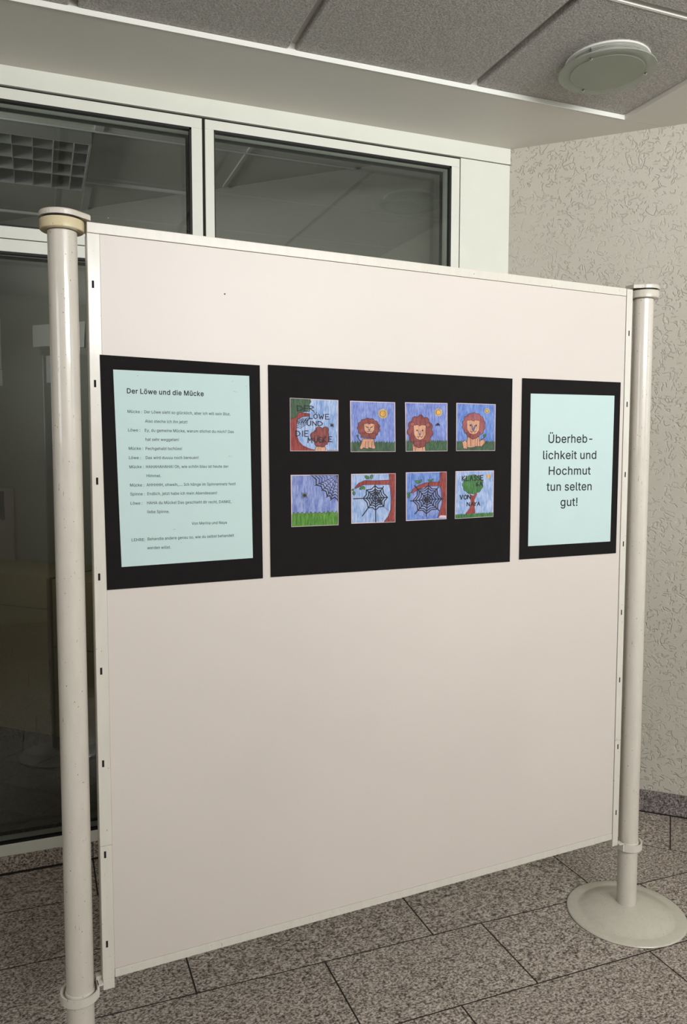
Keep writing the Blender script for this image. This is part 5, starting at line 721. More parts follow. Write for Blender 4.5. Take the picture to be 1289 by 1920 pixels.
 'u': (444, [199,-22,172,-20,147,-14,124,-4,103,10,85,29,71,51,61,77,55,106,53,138,53,396,148,396,148,145,150,120,156,101,166,87,180,76,196,70,217,67,232,68,246,72,258,77,269,84,278,93,285,105,291,118,295,134,296,153,296,396,391,396,391,-17,298,-17,298,109,350,109,326,52,307,24,284,3,258,-11,230,-19,298,16], [17,0,18,0,17,1,16,1,17,1,16,2,3,2,16,16,15,3,4,3,15,5,4,15,15,14,5,6,5,14,7,6,14,14,13,7,8,7,13,9,8,13,13,12,9,10,9,12,12,11,10,19,38,37,37,20,19,20,37,36,21,20,36,33,30,29,34,35,30,30,33,34,30,35,31,34,33,32,26,32,33,27,26,33,33,29,27,28,27,29,35,34,32,24,23,32,25,24,32,32,26,25,18,0,38,38,19,18,21,36,22,39,32,36,32,23,36,23,22,36,32,39,35,31,35,39]),
 'w': (601, [142,-17,17,396,117,396,167,218,173,194,180,168,187,141,195,111,202,79,213,24,161,24,172,78,179,109,186,139,193,167,200,193,207,218,256,396,346,396,395,218,401,194,408,167,415,140,422,110,429,78,440,24,387,24,399,78,406,110,413,139,421,167,427,193,434,218,484,396,584,396,459,-17,373,-17,320,167,305,221,300,239,296,257,291,276,272,355,329,355,310,276,296,220,291,202,286,184,281,167,229,-17,187,142,414,143,301,238], [10,11,0,1,0,11,11,3,1,2,1,3,4,12,5,5,12,13,13,6,50,6,14,50,12,4,11,3,11,4,8,9,48,7,8,48,48,47,15,16,15,47,47,46,16,40,41,16,41,42,16,10,0,49,49,9,10,11,10,9,9,8,11,12,11,8,8,7,12,13,12,7,6,13,7,7,48,6,14,6,48,48,15,14,42,17,16,39,45,52,26,27,37,20,19,37,38,37,19,39,52,44,43,44,19,30,22,23,29,28,23,23,22,29,29,22,51,22,30,51,31,24,32,25,35,24,35,34,24,32,24,34,34,33,32,23,28,24,24,31,23,30,23,31,35,25,36,26,36,25,27,26,25,25,24,27,24,28,27,37,27,28,28,29,37,29,21,37,20,37,21,43,19,18,36,26,37,16,46,45,40,16,45,45,39,40,39,44,40,41,40,44,42,41,44,44,43,42,17,42,43,43,18,17,5,13,50,21,29,51,9,49,48,38,19,52,19,44,52]),
 'ö': (449, [224,-25,188,-22,155,-13,125,2,98,22,76,48,58,77,45,111,37,148,34,187,37,228,45,265,58,299,76,328,98,354,125,374,155,389,188,399,224,401,261,399,294,389,325,374,351,354,374,328,392,299,405,265,412,228,415,187,412,148,405,111,392,77,374,48,351,22,325,2,294,-13,261,-22,224,64,245,65,262,71,277,79,289,91,300,106,308,124,314,143,318,165,319,187,318,210,314,232,308,252,300,270,289,285,277,297,262,305,245,311,224,313,204,311,187,305,173,297,160,285,150,270,141,252,135,232,132,211,130,187,132,165,135,143,141,124,150,106,160,91,173,79,187,71,204,65,296,426,281,428,268,433,256,442,246,454,240,468,239,483,240,498,246,512,256,524,268,533,281,539,296,541,311,539,325,533,337,524,346,512,352,498,354,483,352,468,346,454,337,442,325,433,311,428,153,426,138,428,124,433,112,442,102,454,97,468,95,483,97,498,102,512,112,524,124,533,138,539,153,541,168,539,181,533,193,524,202,512,208,498,210,483,208,468,202,454,193,442,181,433,168,428], [102,101,100,7,6,66,66,65,7,8,7,65,65,64,8,9,8,64,64,63,9,63,62,9,10,9,62,62,61,10,11,10,61,102,100,99,99,105,102,105,104,102,103,102,104,0,71,1,55,18,17,116,115,117,115,114,117,114,113,111,112,111,113,1,71,2,71,70,2,56,55,16,55,17,16,119,118,117,96,119,117,117,114,96,108,96,114,114,111,108,109,108,111,110,109,111,2,70,3,70,69,3,4,3,69,69,68,4,5,4,68,68,67,5,6,5,67,66,6,67,11,61,60,12,11,60,60,59,12,13,12,59,59,58,13,14,13,58,58,57,14,15,14,57,57,56,15,56,16,15,98,97,96,99,98,96,96,108,99,105,99,108,106,105,108,107,106,108,78,77,76,76,75,78,75,81,78,81,80,78,79,78,80,74,73,72,83,82,84,37,35,34,38,37,34,53,52,20,19,53,20,74,72,75,72,84,75,81,75,84,84,82,81,94,93,95,87,86,85,30,29,42,43,42,29,29,28,43,44,43,28,28,27,44,45,44,27,46,45,27,27,26,46,47,46,26,26,25,47,92,91,93,91,90,93,90,89,87,88,87,89,38,34,33,39,38,33,33,32,39,40,39,32,32,31,40,41,40,31,31,30,41,30,42,41,47,25,48,25,24,48,49,48,24,24,23,49,50,49,23,23,22,50,51,50,22,22,21,51,52,51,21,20,52,21,95,93,72,93,90,72,84,72,90,90,87,84,87,85,84,35,37,0,37,36,0,71,0,36,18,55,54,54,53,18,53,19,18]),
 'ü': (444, [199,-22,172,-20,147,-14,124,-4,103,10,85,29,71,51,61,77,55,106,53,138,53,396,148,396,148,145,150,120,156,101,166,87,180,76,196,70,217,67,232,68,246,72,258,77,269,84,278,93,285,105,291,118,295,134,296,153,296,396,391,396,391,-17,298,-17,298,109,350,109,326,52,307,24,284,3,258,-11,230,-19,294,426,279,428,265,433,253,442,244,454,238,468,236,483,238,498,244,512,253,524,265,533,279,539,294,541,309,539,323,533,335,524,344,512,349,498,351,483,349,468,344,454,335,442,323,433,309,428,150,426,135,428,121,433,109,442,100,454,94,468,92,483,94,498,100,512,109,524,121,533,135,539,150,541,165,539,179,533,191,524,200,512,206,498,208,483,206,468,200,454,191,442,179,433,165,428,298,16], [68,67,69,10,9,12,69,67,66,66,72,69,72,71,69,70,69,71,17,0,18,83,82,84,82,81,84,81,80,78,80,79,78,0,17,1,17,16,1,86,85,84,63,86,84,84,81,63,75,63,81,81,78,75,76,75,78,77,76,78,1,16,2,3,2,16,16,15,3,4,3,15,5,4,15,15,14,5,6,5,14,7,6,14,14,13,7,8,7,13,9,8,13,12,9,13,10,12,11,65,64,63,66,65,63,63,75,66,72,66,75,73,72,75,74,73,75,45,44,43,43,42,45,42,48,45,48,47,45,46,45,47,40,39,41,19,38,37,20,19,37,37,36,20,21,20,36,41,39,42,30,29,33,30,33,34,60,59,58,58,57,60,57,56,54,55,54,56,35,31,30,30,34,35,34,33,32,26,32,33,27,26,33,33,29,27,28,27,29,62,61,60,57,54,51,52,51,54,53,52,54,35,34,32,24,23,32,25,24,32,32,26,25,62,60,39,60,57,39,57,51,39,42,39,51,48,42,51,49,48,51,50,49,51,18,0,38,38,19,18,21,36,22,87,32,36,32,23,36,23,22,36,32,87,35,31,35,87]),
}

def text_mesh(txt, bold=False):
    G_ = GLYPHS_BOLD if bold else GLYPHS
    vs, fs, pen = [], [], 0
    for ch in txt:
        if ch == ' ': pen += 188; continue
        adv, pts, tri = G_[ch]; b = len(vs)
        vs += [((pen + pts[k]) / 1000.0, pts[k + 1] / 1000.0) for k in range(0, len(pts), 2)]
        fs += [[b + tri[k], b + tri[k + 1], b + tri[k + 2]] for k in range(0, len(tri), 3)]
        pen += adv
    return vs, fs

def add_text(mb, line, size, y, ox, oz, bold=False, mi=0):
    txt, x0, z0, x1, z1 = line
    vs, fs = text_mesh(txt, bold)
    lo = min(v[0] for v in vs); hi = max(v[0] for v in vs)
    kx = (x1 - x0) / (hi - lo); b = len(mb.v); sl_ = (z1 - z0) / (x1 - x0)
    for vx, vy in vs:
        x = x0 + (vx - lo) * kx; mb.v.append((x - ox, y, z0 + (x - x0) * sl_ + vy * size - oz))
    for f in fs: mb.face([b + i for i in f], mi)

def poster(name, q, label, cat='poster'):
    ox = sum(p[0] for p in q) / 4; oz = min(p[1] for p in q)
    w = Vector((BX, BY, 0)) + Matrix.Rotation(BA, 3, 'Z') @ Vector((ox, -0.0004, oz))
    e = empty(name, w, BA); tag(e, label, cat)
    slab(q, -0.0012, 0.0002, ox, oz).build('card_mount', M['mount'], e)
    return e, ox, oz

# left poster
e, ox, oz = poster('text_poster', [(0.0214, 1.6820), (0.3860, 1.6774), (0.3907, 1.1701), (0.0268, 1.1681)],
                   'black mounted poster with mint sheet of fable dialogue, left of three')
sh = slab([(0.0488, 1.6514), (0.3594, 1.6513), (0.3654, 1.2207), (0.0588, 1.2173)], -0.0016, -0.0011, ox, oz).build('paper_sheet', M['sheet'], e)
lines = [
    ('Mücke :', 0.0779, 1.5584, 0.1090, 1.5583), ('Der Löwe sieht so glücklich, aber ich will sein Blut.', 0.1143, 1.5584, 0.3124, 1.5580),
    ('Also steche ich ihn jetzt!', 0.1157, 1.5379, 0.2111, 1.5376),
    ('Löwe :', 0.0783, 1.5177, 0.1046, 1.5175), ('Ey, du gemeine Mücke, warum stichst du mich? Das', 0.1148, 1.5176, 0.3207, 1.5172),
    ('hat sehr weggetan!', 0.1159, 1.4974, 0.1908, 1.4975),
    ('Mücke :', 0.0790, 1.4772, 0.1103, 1.4773), ('Pechgehabt tschüss!', 0.1158, 1.4771, 0.1978, 1.4774),
    ('Löwe :', 0.0792, 1.4567, 0.1050, 1.4567), ('Das wird duuuu noch bereuen!', 0.1158, 1.4567, 0.2357, 1.4569),
    ('Mücke :', 0.0797, 1.4365, 0.1108, 1.4367), ('HAHAHAHAHA! Oh, wie schön blau ist heute der', 0.1160, 1.4366, 0.3070, 1.4365),
    ('Himmel.', 0.1172, 1.4165, 0.1494, 1.4161),
    ('Mücke :', 0.0804, 1.3960, 0.1112, 1.3958), ('AHHHHH, ohweih,.... Ich hänge im Spinnennetz fest!', 0.1165, 1.3960, 0.3238, 1.3953),
    ('Spinne :', 0.0804, 1.3763, 0.1121, 1.3759), ('Endlich, jetzt habe ich mein Abendessen!', 0.1180, 1.3761, 0.2786, 1.3750),
    ('Löwe :', 0.0809, 1.3557, 0.1065, 1.3553), ('HAHA du Mücke! Das geschieht dir recht, DANKE,', 0.1170, 1.3556, 0.3133, 1.3537),
    ('liebe Spinne.', 0.1173, 1.3356, 0.1670, 1.3347), ('Von Merina und Naya', 0.2180, 1.3057, 0.3016, 1.3051),
    ('LEHRE:', 0.0817, 1.2739, 0.1115, 1.2731), ('Behandle andere genau so, wie du selbst behandelt', 0.1169, 1.2741, 0.3188, 1.2740),
    ('werden willst.', 0.1159, 1.2543, 0.1689, 1.2532)]
def text_line(l, size, mat, bold=False):
    tm = MB(); add_text(tm, l, size, -0.00175, ox, oz, bold); return tm.build('text_line', mat, sh)
text_line(('Der Löwe und die Mücke', 0.0773, 1.6012, 0.2498, 1.6006), 0.0209, M['ink'], True)
for l in lines: text_line(l, 0.0124, M['ink_grey'])
tm = MB()
for (px_, pz_) in ((0.101, 1.640), (0.319, 1.637), (0.352, 1.627), (0.322, 1.614), (0.327, 1.613), (0.309, 1.463), (0.313, 1.463), (0.176, 1.296), (0.179, 1.297), (0.193, 1.266)):
    tm.box(px_ - 0.0008 - ox, px_ + 0.0008 - ox, -0.00178, -0.0017, pz_ - 0.0006 - oz, pz_ + 0.0006 - oz)
tag(tm.build('print_flecks', M['fleck'], sh), kind='stuff')

# right poster
e, ox, oz = poster('text_poster', [(1.1581, 1.6808), (1.5221, 1.6839), (1.5209, 1.1714), (1.1580, 1.1723)],
                   'black mounted poster with large five line moral, right of three')
sh = slab([(1.1869, 1.6391), (1.4982, 1.6436), (1.4961, 1.2083), (1.1873, 1.2088)], -0.0016, -0.0011, ox, oz).build('paper_sheet', M['sheet'], e)
for l in [('Überheb-', 1.2528, 1.5018, 1.4159, 1.5041), ('lichkeit und', 1.2348, 1.4555, 1.4329, 1.4563), ('Hochmut', 1.2562, 1.4108, 1.4126, 1.4103), ('tun selten', 1.2492, 1.3652, 1.4178, 1.3641), ('gut!', 1.3017, 1.3199, 1.3650, 1.3192)]:
    text_line(l, 0.0462, M['ink'])

# middle poster with eight crayon pictures
MQ = [(0.4074, 1.6798), (1.1233, 1.6779), (1.1245, 1.1681), (0.4112, 1.1713)]
e, ox, oz = poster('picture_poster', MQ, 'wide black poster with eight crayon pictures in two rows, in the middle')

FONT = {
 'D': [[(0, 0), (0, 1), (.55, .85), (.75, .5), (.5, .12), (0, 0)]], 'E': [[(.6, 0), (0, 0), (0, 1), (.65, 1)], [(0, .48), (.5, .48)]],
 'R': [[(0, 1), (0, 0), (.5, .08), (.55, .32), (.05, .5), (.65, 1)]], 'L': [[(0, 0), (0, 1), (.6, .97)]],
 'O': [[(.35, 0), (.05, .3), (.05, .75), (.35, 1), (.65, .75), (.65, .25), (.35, 0)]], 'W': [[(0, 0), (.2, 1), (.42, .35), (.65, 1), (.85, 0)]],
 'U': [[(0, 0), (.03, .8), (.3, 1), (.6, .8), (.62, 0)]], 'N': [[(0, 1), (.02, 0), (.6, 1), (.62, 0)]], 'I': [[(.1, 0), (.1, 1)]],
 'M': [[(0, 1), (.08, 0), (.38, .6), (.7, 0), (.78, 1)]], 'C': [[(.6, .12), (.3, 0), (.02, .4), (.1, .85), (.35, 1), (.62, .88)]],
 'K': [[(0, 0), (0, 1)], [(.6, 0), (.05, .5), (.65, 1)]], 'A': [[(0, 1), (.32, 0), (.65, 1)], [(.12, .62), (.55, .62)]],
 'S': [[(.6, .12), (.35, 0), (.1, .1), (.06, .32), (.3, .48), (.55, .62), (.58, .85), (.3, 1), (.02, .9)]], '6': [[(.5, 0), (.12, .4), (.08, .8), (.3, 1), (.55, .8), (.45, .55), (.12, .65)]],
 'V': [[(0, 0), (.3, 1), (.62, 0)]], 'Y': [[(0, 0), (.3, .45), (.6, 0)], [(.3, .45), (.25, 1)]]}

class Draw:
    """flat crayon drawing on one card, u right and v down in 0..1"""
    def __init__(s, q, rect):
        s.q = q; s.r = rect; s.mb = MB(); s.mats = []; s.layer = 0
    def mi(s, m):
        if m not in s.mats: s.mats.append(m)
        return s.mats.index(m)
    def P(s, p):
        u = (p[0] - s.r[0]) / (s.r[2] - s.r[0]); v = (p[1] - s.r[1]) / (s.r[3] - s.r[1])
        u = min(0.992, max(0.008, u)); v = min(0.992, max(0.008, v))
        a = lerp2(s.q, u, v); return a[0] - ox, a[1] - oz
    def y(s): s.layer += 1; return -0.00165 - 0.00001 * s.layer
    def poly(s, pts, m, out=None, ow=5):
        y = s.y(); bm = bmesh.new(); vs = [bm.verts.new((x, y, z)) for x, z in map(s.P, pts)]
        try:
            f = bm.faces.new(vs); bm.normal_update()
            if f.normal.y > 0: f.normal_flip()
            bmesh.ops.triangulate(bm, faces=[f])
        except ValueError: pass
        b = len(s.mb.v)
        for i, v in enumerate(bm.verts): v.index = i; s.mb.v.append(tuple(v.co))
        for f in bm.faces: s.mb.face([b + v.index for v in f.verts], s.mi(m))
        bm.free()
        if out: s.line(pts + [pts[0]], out, ow)
    def line(s, pts, m, w=6):
        y = s.y(); k = s.mi(m)
        for i in range(len(pts) - 1):
            a, b = Vector(pts[i]), Vector(pts[i + 1]); d = b - a
            if d.length < 1e-6: continue
            d.normalize(); n = Vector((-d.y, d.x)) * w / 2; a2 = a - d * w * 0.3; b2 = b + d * w * 0.3
            i0 = len(s.mb.v); ok = [a2 + n, b2 + n, b2 - n, a2 - n]
            for p in ok: x, z = s.P(p); s.mb.v.append((x, y - 0.000002 * (i % 4), z))
            s.mb.face([i0, i0 + 1, i0 + 2, i0 + 3], k)
    def blob(s, cx, cy, rx, ry, m, lobes=0, amp=0.0, out=None, ow=5, ph=0.0, n=72):
        pts = []
        for i in range(n):
            a = 2 * PI * i / n; r = 1 + (amp * abs(math.sin(a * lobes / 2 + ph)) if lobes else 0)
            pts.append((cx + rx * r * math.cos(a), cy + ry * r * math.sin(a)))
        s.poly(pts, m, out, ow)
    def text(s, word, x, y, w, h, m, lw=9, slant=0.0):
        for ch, x0 in zip(word[0], word[1]):
            uml = ch in 'ÖÜ'; c = {'Ö': 'O', 'Ü': 'U'}.get(ch, ch)
            for st in FONT[c]: s.line([(x + x0 + p[0] * w, y + slant * x0 + p[1] * h) for p in st], m, lw)
            if uml:
                for dx in (0.1, 0.5): s.line([(x + x0 + dx * w, y + slant * x0 - 0.28 * h), (x + x0 + dx * w + 3, y + slant * x0 - 0.2 * h)], m, lw)
    def grass(s, y0, m, n, h, x0=None, x1=None, out=None, lean=0):
        x0 = s.r[0] if x0 is None else x0; x1 = s.r[2] if x1 is None else x1
        top = []
        for i in range(n):
            a = x0 + (x1 - x0) * i / n; b = x0 + (x1 - x0) * (i + 1) / n
            top += [(a, y0 + random.uniform(-3, 6)), ((a + b) / 2 + lean, y0 - h * random.uniform(.6, 1.1))]
        top.append((x1, y0)); s.poly(top + [(x1, s.r[3]), (x0, s.r[3])], m)
        if out: s.line(top, out, 4)
    def sun(s, x, y, r):
        n = 36; s.poly([(x + r * (1.0 if i % 2 else 1.22) * math.cos(2 * PI * i / n), y + r * (1.0 if i % 2 else 1.22) * math.sin(2 * PI * i / n)) for i in range(n)], M['c_sunrim'])
        s.blob(x, y, r * .68, r * .68, M['c_sun'], out=M['c_outline'], ow=4)
    def web(s, cx, cy, spokes, rings, m, w=7, sag=0.86):
        for x, y in spokes: s.line([(cx, cy), (x, y)], m, w)
        n = len(spokes)
        for f in rings:
            pts = []
            for i in range(n):
                a, b = spokes[i], spokes[(i + 1) % n]
                ra, rb = (Vector(a) - Vector((cx, cy))), (Vector(b) - Vector((cx, cy)))
                fa, fb = min(f, 1), min(f, 1)
                k0 = Vector((cx, cy)) + ra.normalized() * f; k1 = Vector((cx, cy)) + rb.normalized() * f
                mid = (k0 + k1) / 2; mid = Vector((cx, cy)) + (mid - Vector((cx, cy))) * sag
                pts += [tuple(k0), tuple((k0 * .3 + mid * .7) * 1.0), tuple(mid), tuple(k1 * .3 + mid * .7)]
            pts.append(pts[0]); s.line(pts, m, w)
    def bug(s, x, y, r, m):
        s.blob(x, y, r * .6, r * .5, m)
        for k in range(-2, 3):
            s.line([(x + k * r * .3, y), (x + k * r * .45, y - r * random.uniform(.7, 1))], m, r * .16)
            s.line([(x + k * r * .3, y), (x + k * r * .45, y + r * random.uniform(.6, 1))], m, r * .16)
    def leaf(s, x, y, l, ang):
        d = Vector((math.cos(ang), math.sin(ang))); n = Vector((-d.y, d.x)) * l * 0.3; p = Vector((x, y))
        s.poly([tuple(p), tuple(p + d * l * .35 + n), tuple(p + d * l * .75 + n * .8), tuple(p + d * l), tuple(p + d * l * .75 - n * .8), tuple(p + d * l * .35 - n)], M['c_leaf'], M['c_outline'], 3)
    def face(s, cx, cy, w, h, kind=0):
        s.poly([(cx - w, cy - h), (cx - w * .3, cy - h * 1.1), (cx, cy - h * .92), (cx + w * .3, cy - h * 1.1), (cx + w, cy - h), (cx + w * .95, cy + h * .3), (cx + w * .55, cy + h * .9), (cx, cy + h * 1.05), (cx - w * .55, cy + h * .9), (cx - w * .95, cy + h * .3)], M['c_skin'], M['c_outline'], 4)
        for k in (-1, 1): s.blob(cx + k * w * .45, cy - h * .3, w * .11, h * .13, M['c_black'], n=16)
        s.line([(cx - w * .18, cy - h * .35), (cx - w * .12, cy + h * .25), (cx, cy + h * .4), (cx + w * .14, cy + h * .25), (cx + w * .2, cy - h * .3)], M['c_blue'], w * .1)
        s.poly([(cx - w * .22, cy + h * .12), (cx + w * .22, cy + h * .12), (cx, cy + h * .42)], M['c_blue'])
        s.line([(cx - w * .45, cy + h * .55), (cx - w * .2, cy + h * .68), (cx, cy + h * .45), (cx + w * .2, cy + h * .68), (cx + w * .45, cy + h * .5)], M['c_outline'], w * .08)

def card(q, rect, label, bg):
    p = slab(q, -0.0016, -0.0011, ox, oz, 2).build('picture', M['c_paper'], e); p['label'] = label
    d = Draw(q, rect); x0, y0, x1, y1 = rect; m = (x1 - x0) * 0.018
    d.poly([(x0 + m, y0 + m), (x1 - m, y0 + m * .8), (x1 - m * .8, y1 - m), (x0 + m * .9, y1 - m)], bg)
    return p, d
def done(p, d): d.mb.build('drawing', d.mats, p)
BLK, OUT = M['c_black'], M['c_outline']

# 1 title picture
p, d = card([(0.4619, 1.6037), (0.5909, 1.6021), (0.5910, 1.4761), (0.4624, 1.4756)], (80, 95, 610, 682), 'title picture with tree, lion and hand lettering', M['c_sky3'])
d.poly([(80, 95), (300, 95), (310, 130), (290, 160), (290, 205), (262, 240), (210, 250), (185, 290), (150, 320), (110, 330), (80, 335)], M['c_dgreen'])
d.poly([(80, 330), (150, 300), (175, 250), (290, 262), (290, 290), (215, 298), (160, 330), (148, 400), (150, 500), (170, 570), (215, 620), (290, 655), (350, 670), (340, 682), (80, 682)], M['c_brown'], OUT, 5)
cx, cy = 150, 300
for k in range(9): d.line([(165 + k * 17, 318 - k * 2 + (k % 3) * 4), (155 + k * 13, 372 + (k % 2) * 14 - k * 3)], BLK, 7)
for k in range(4): d.line([(150, 345 + 24 * k), (190, 372 + 18 * k), (230, 352 + 16 * k), (270, 330 + 14 * k)], BLK, 6)
d.poly([(350, 650), (365, 630), (455, 630), (470, 655), (466, 680), (352, 680)], M['c_skin'], OUT, 5)
d.blob(412, 530, 80, 90, M['c_mane'], 7, .22, OUT, 6, .3)
d.blob(340, 505, 42, 40, M['c_mane'], out=OUT, ow=5); d.blob(395, 440, 40, 34, M['c_mane'], out=OUT, ow=5); d.blob(465, 440, 36, 36, M['c_mane'], out=OUT, ow=5)
d.poly([(352, 460), (500, 460), (490, 610), (345, 610)], M['c_mane'])
d.line([(385, 505), (400, 585), (440, 585), (458, 505)], OUT, 6); d.line([(400, 545), (450, 575)], BLK, 7); d.line([(395, 590), (450, 560)], BLK, 6)
d.grass(676, M['c_dgreen'], 12, 10, 480, 608)
d.bug(537, 385, 24, BLK)
d.text(('DER', (0, 72, 130)), 158, 178, 80, 58, BLK, 9, -0.02)
d.text(('LÖWE', (0, 45, 105, 178)), 288, 262, 62, 55, BLK, 9)
d.text(('UND', (0, 60, 120)), 262, 345, 68, 50, BLK, 9)
d.text(('DIE', (0, 68, 96)), 140, 455, 62, 62, BLK, 9)
d.text(('MÜCKE', (0, 72, 115, 165, 232)), 270, 530, 56, 58, BLK, 9, -0.06)
done(p, d)

# 2 sitting lion under the sun
p, d = card([(0.6231, 1.6017), (0.7520, 1.6017), (0.7540, 1.4751), (0.6255, 1.4742)], (740, 130, 1236, 688), 'small lion sitting in grass under the sun', M['c_sky'])
d.sun(1098, 262, 48)
d.grass(585, M['c_dgreen'], 17, 22, lean=10)
d.line([(870, 580), (835, 560), (820, 530), (815, 510)], OUT, 9); d.blob(815, 512, 12, 14, M['c_dgreen'], n=16)
d.poly([(870, 545), (990, 545), (1000, 600), (1010, 650), (985, 655), (940, 640), (925, 655), (895, 648), (880, 640), (860, 660), (835, 650), (850, 610)], M['c_skin'], OUT, 5)
for x in (905, 935, 975): d.line([(x, 570), (x - 6, 645)], OUT, 5)
d.blob(938, 425, 112, 100, M['c_mane'], 13, .13, OUT, 5)
d.poly([(850, 480), (1020, 480), (1010, 545), (940, 535), (850, 530)], M['c_mane'], OUT, 4)
d.face(945, 430, 58, 52); d.line([(905, 405), (935, 420)], OUT, 5); d.line([(985, 402), (955, 420)], OUT, 5)
done(p, d)
# 3 lion with mosquito
p, d = card([(0.7813, 1.6026), (0.9109, 1.6044), (0.9126, 1.4772), (0.7847, 1.4757)], (95, 160, 604, 747), 'lion close up with a flying mosquito and sun', M['c_sky'])
d.sun(492, 275, 42)
d.grass(625, M['c_dgreen'], 22, 22)
for k in range(9): d.line([(330 + 30 * k, 740), (380 + 28 * k, 640)], M['c_leaf'], 5)
d.poly([(175, 660), (325, 660), (330, 747), (178, 747)], M['c_skin'], OUT, 5); d.line([(215, 690), (212, 740)], OUT, 5); d.line([(295, 690), (298, 740)], OUT, 5)
d.blob(270, 500, 135, 165, M['c_mane'], 11, .17, OUT, 6, .5)
d.poly([(190, 625), (340, 620), (320, 690), (250, 705), (190, 680)], M['c_mane'], OUT, 5)
d.blob(178, 420, 26, 24, M['c_mane2'], out=OUT, ow=4, n=24); d.blob(362, 428, 24, 26, M['c_mane2'], out=OUT, ow=4, n=24)
d.face(265, 520, 74, 85)
d.poly([(458, 430), (470, 410), (492, 402), (510, 425)], BLK); d.line([(455, 432), (512, 428)], BLK, 7)
for k in range(4): d.line([(462 + 14 * k, 425), (458 + 16 * k, 440)], BLK, 4)
done(p, d)
# 4 big lion sitting
p, d = card([(0.9392, 1.6058), (1.0673, 1.6059), (1.0677, 1.4788), (0.9403, 1.4778)], (714, 170, 1185, 745), 'large lion sitting upright under a small sun', M['c_sky2'])
d.sun(1080, 256, 28)
d.grass(635, M['c_dgreen'], 20, 18)
d.line([(1010, 610), (1050, 585), (1065, 540)], OUT, 8); d.leaf(1040, 580, 50, -1.0)
d.poly([(785, 640), (815, 615), (845, 640), (845, 720), (800, 715)], M['c_skin'], OUT, 5)
d.poly([(975, 640), (1020, 608), (1060, 612), (1055, 650), (1020, 690), (975, 690)], M['c_skin'], OUT, 5)
d.poly([(845, 575), (985, 575), (1000, 690), (945, 690), (930, 700), (880, 705), (840, 700)], M['c_skin'], OUT, 5)
for x in (885, 940, 965): d.line([(x, 600), (x - 2, 690)], OUT, 5)
d.blob(922, 432, 128, 138, M['c_mane2'], 14, .10, OUT, 5)
d.poly([(830, 520), (1000, 520), (960, 590), (905, 605), (840, 565)], M['c_mane'], OUT, 4)
d.face(915, 460, 78, 82); d.line([(890, 420), (905, 490), (940, 440), (920, 500)], M['c_blue'], 12)
done(p, d)
# 5 web in the corner
p, d = card([(0.4632, 1.4182), (0.5910, 1.4179), (0.5916, 1.2911), (0.4648, 1.2911)], (90, 940, 613, 1508), 'spider web in the corner above green grass with mosquito', M['c_sky4'])
d.grass(1372, M['c_green'], 11, 36, out=OUT)
A = (608, 946)
ends = [(300, 946), (352, 1060), (425, 1118), (480, 1195), (525, 1230), (606, 1240)]
for x, y in ends: d.line([A, (x, y)], BLK, 8)
for f, w in ((.3, 5), (.45, 5), (.58, 6), (.7, 7), (.82, 10), (.95, 12)):
    pts = []
    for i in range(len(ends) - 1):
        a = Vector(A).lerp(Vector(ends[i]), f); b = Vector(A).lerp(Vector(ends[i + 1]), f); m_ = Vector(A).lerp((a + b) / 2, .90)
        pts += [tuple(a), tuple(a * .35 + m_ * .65), tuple(m_), tuple(b * .35 + m_ * .65)]
    pts.append(tuple(Vector(A).lerp(Vector(ends[-1]), f))); d.line(pts, BLK, w)
d.bug(236, 1165, 34, M['c_dgreen']); d.bug(240, 1168, 22, OUT)
done(p, d)
# 6 web with mosquito and spider, thin spokes
p, d = card([(0.6267, 1.4191), (0.7550, 1.4194), (0.7547, 1.2927), (0.6275, 1.2932)], (752, 928, 1240, 1470), 'spider web under a red branch with two insects in it', M['c_sky3'])
d.poly([(1165, 928), (1240, 928), (1240, 1462), (1112, 1462), (1160, 1400), (1185, 1330), (1190, 1200), (1175, 1060)], M['c_brown'], OUT, 5)
d.poly([(1180, 1000), (1000, 1005), (900, 1000), (830, 1030), (785, 1085), (800, 1088), (880, 1050), (1000, 1048), (1190, 1052)], M['c_brown'], OUT, 4)
for x, y, l, a in ((950, 985, 66, -2.6), (965, 990, 56, -1.35), (880, 1062, 55, 2.3), (880, 1060, 46, 1.2), (778, 1112, 52, 1.45), (785, 1095, 36, 2.8)): d.leaf(x, y, l, a)
sp = [(1150, 1192), (1110, 1290), (1018, 1460), (870, 1390), (775, 1198), (915, 1105), (1010, 1052), (1105, 1070)]
d.web(1015, 1195, sp, (45, 72, 100, 134), BLK, 11)
d.line([(1110, 1295), (1165, 1340)], OUT, 3); d.bug(1018, 1140, 34, BLK); d.bug(1062, 1228, 36, BLK)
done(p, d)
# 7 large web with spider
p, d = card([(0.7851, 1.4217), (0.9108, 1.4228), (0.9118, 1.2955), (0.7867, 1.2946)], (105, 998, 592, 1585), 'large spider web under a red branch with one spider', M['c_sky2'])
d.blob(360, 1340, 190, 205, M['c_sky4'])
d.poly([(515, 998), (592, 998), (592, 1560), (480, 1565), (510, 1480), (535, 1380), (528, 1230), (490, 1130), (510, 1090)], M['c_brown'], OUT, 5)
d.poly([(520, 1130), (430, 1120), (330, 1130), (240, 1165), (190, 1200), (160, 1245), (185, 1248), (260, 1205), (360, 1170), (520, 1175)], M['c_brown'], OUT, 4)
d.poly([(490, 1562), (520, 1535), (585, 1540), (590, 1570)], M['c_paper'])
for x, y, l, a in ((270, 1130, 66, -2.7), (268, 1130, 50, -1.1), (400, 1118, 46, -2.5), (402, 1118, 44, -1.0), (160, 1250, 46, 3.0), (150, 1260, 56, 2.0)): d.leaf(x, y, l, a)
sp = [(545, 1332), (505, 1480), (345, 1540), (208, 1505), (155, 1345), (205, 1160), (372, 1135), (495, 1185)]
d.web(358, 1335, sp, (42, 70, 105, 142, 172), BLK, 11); d.bug(345, 1335, 42, BLK)
done(p, d)
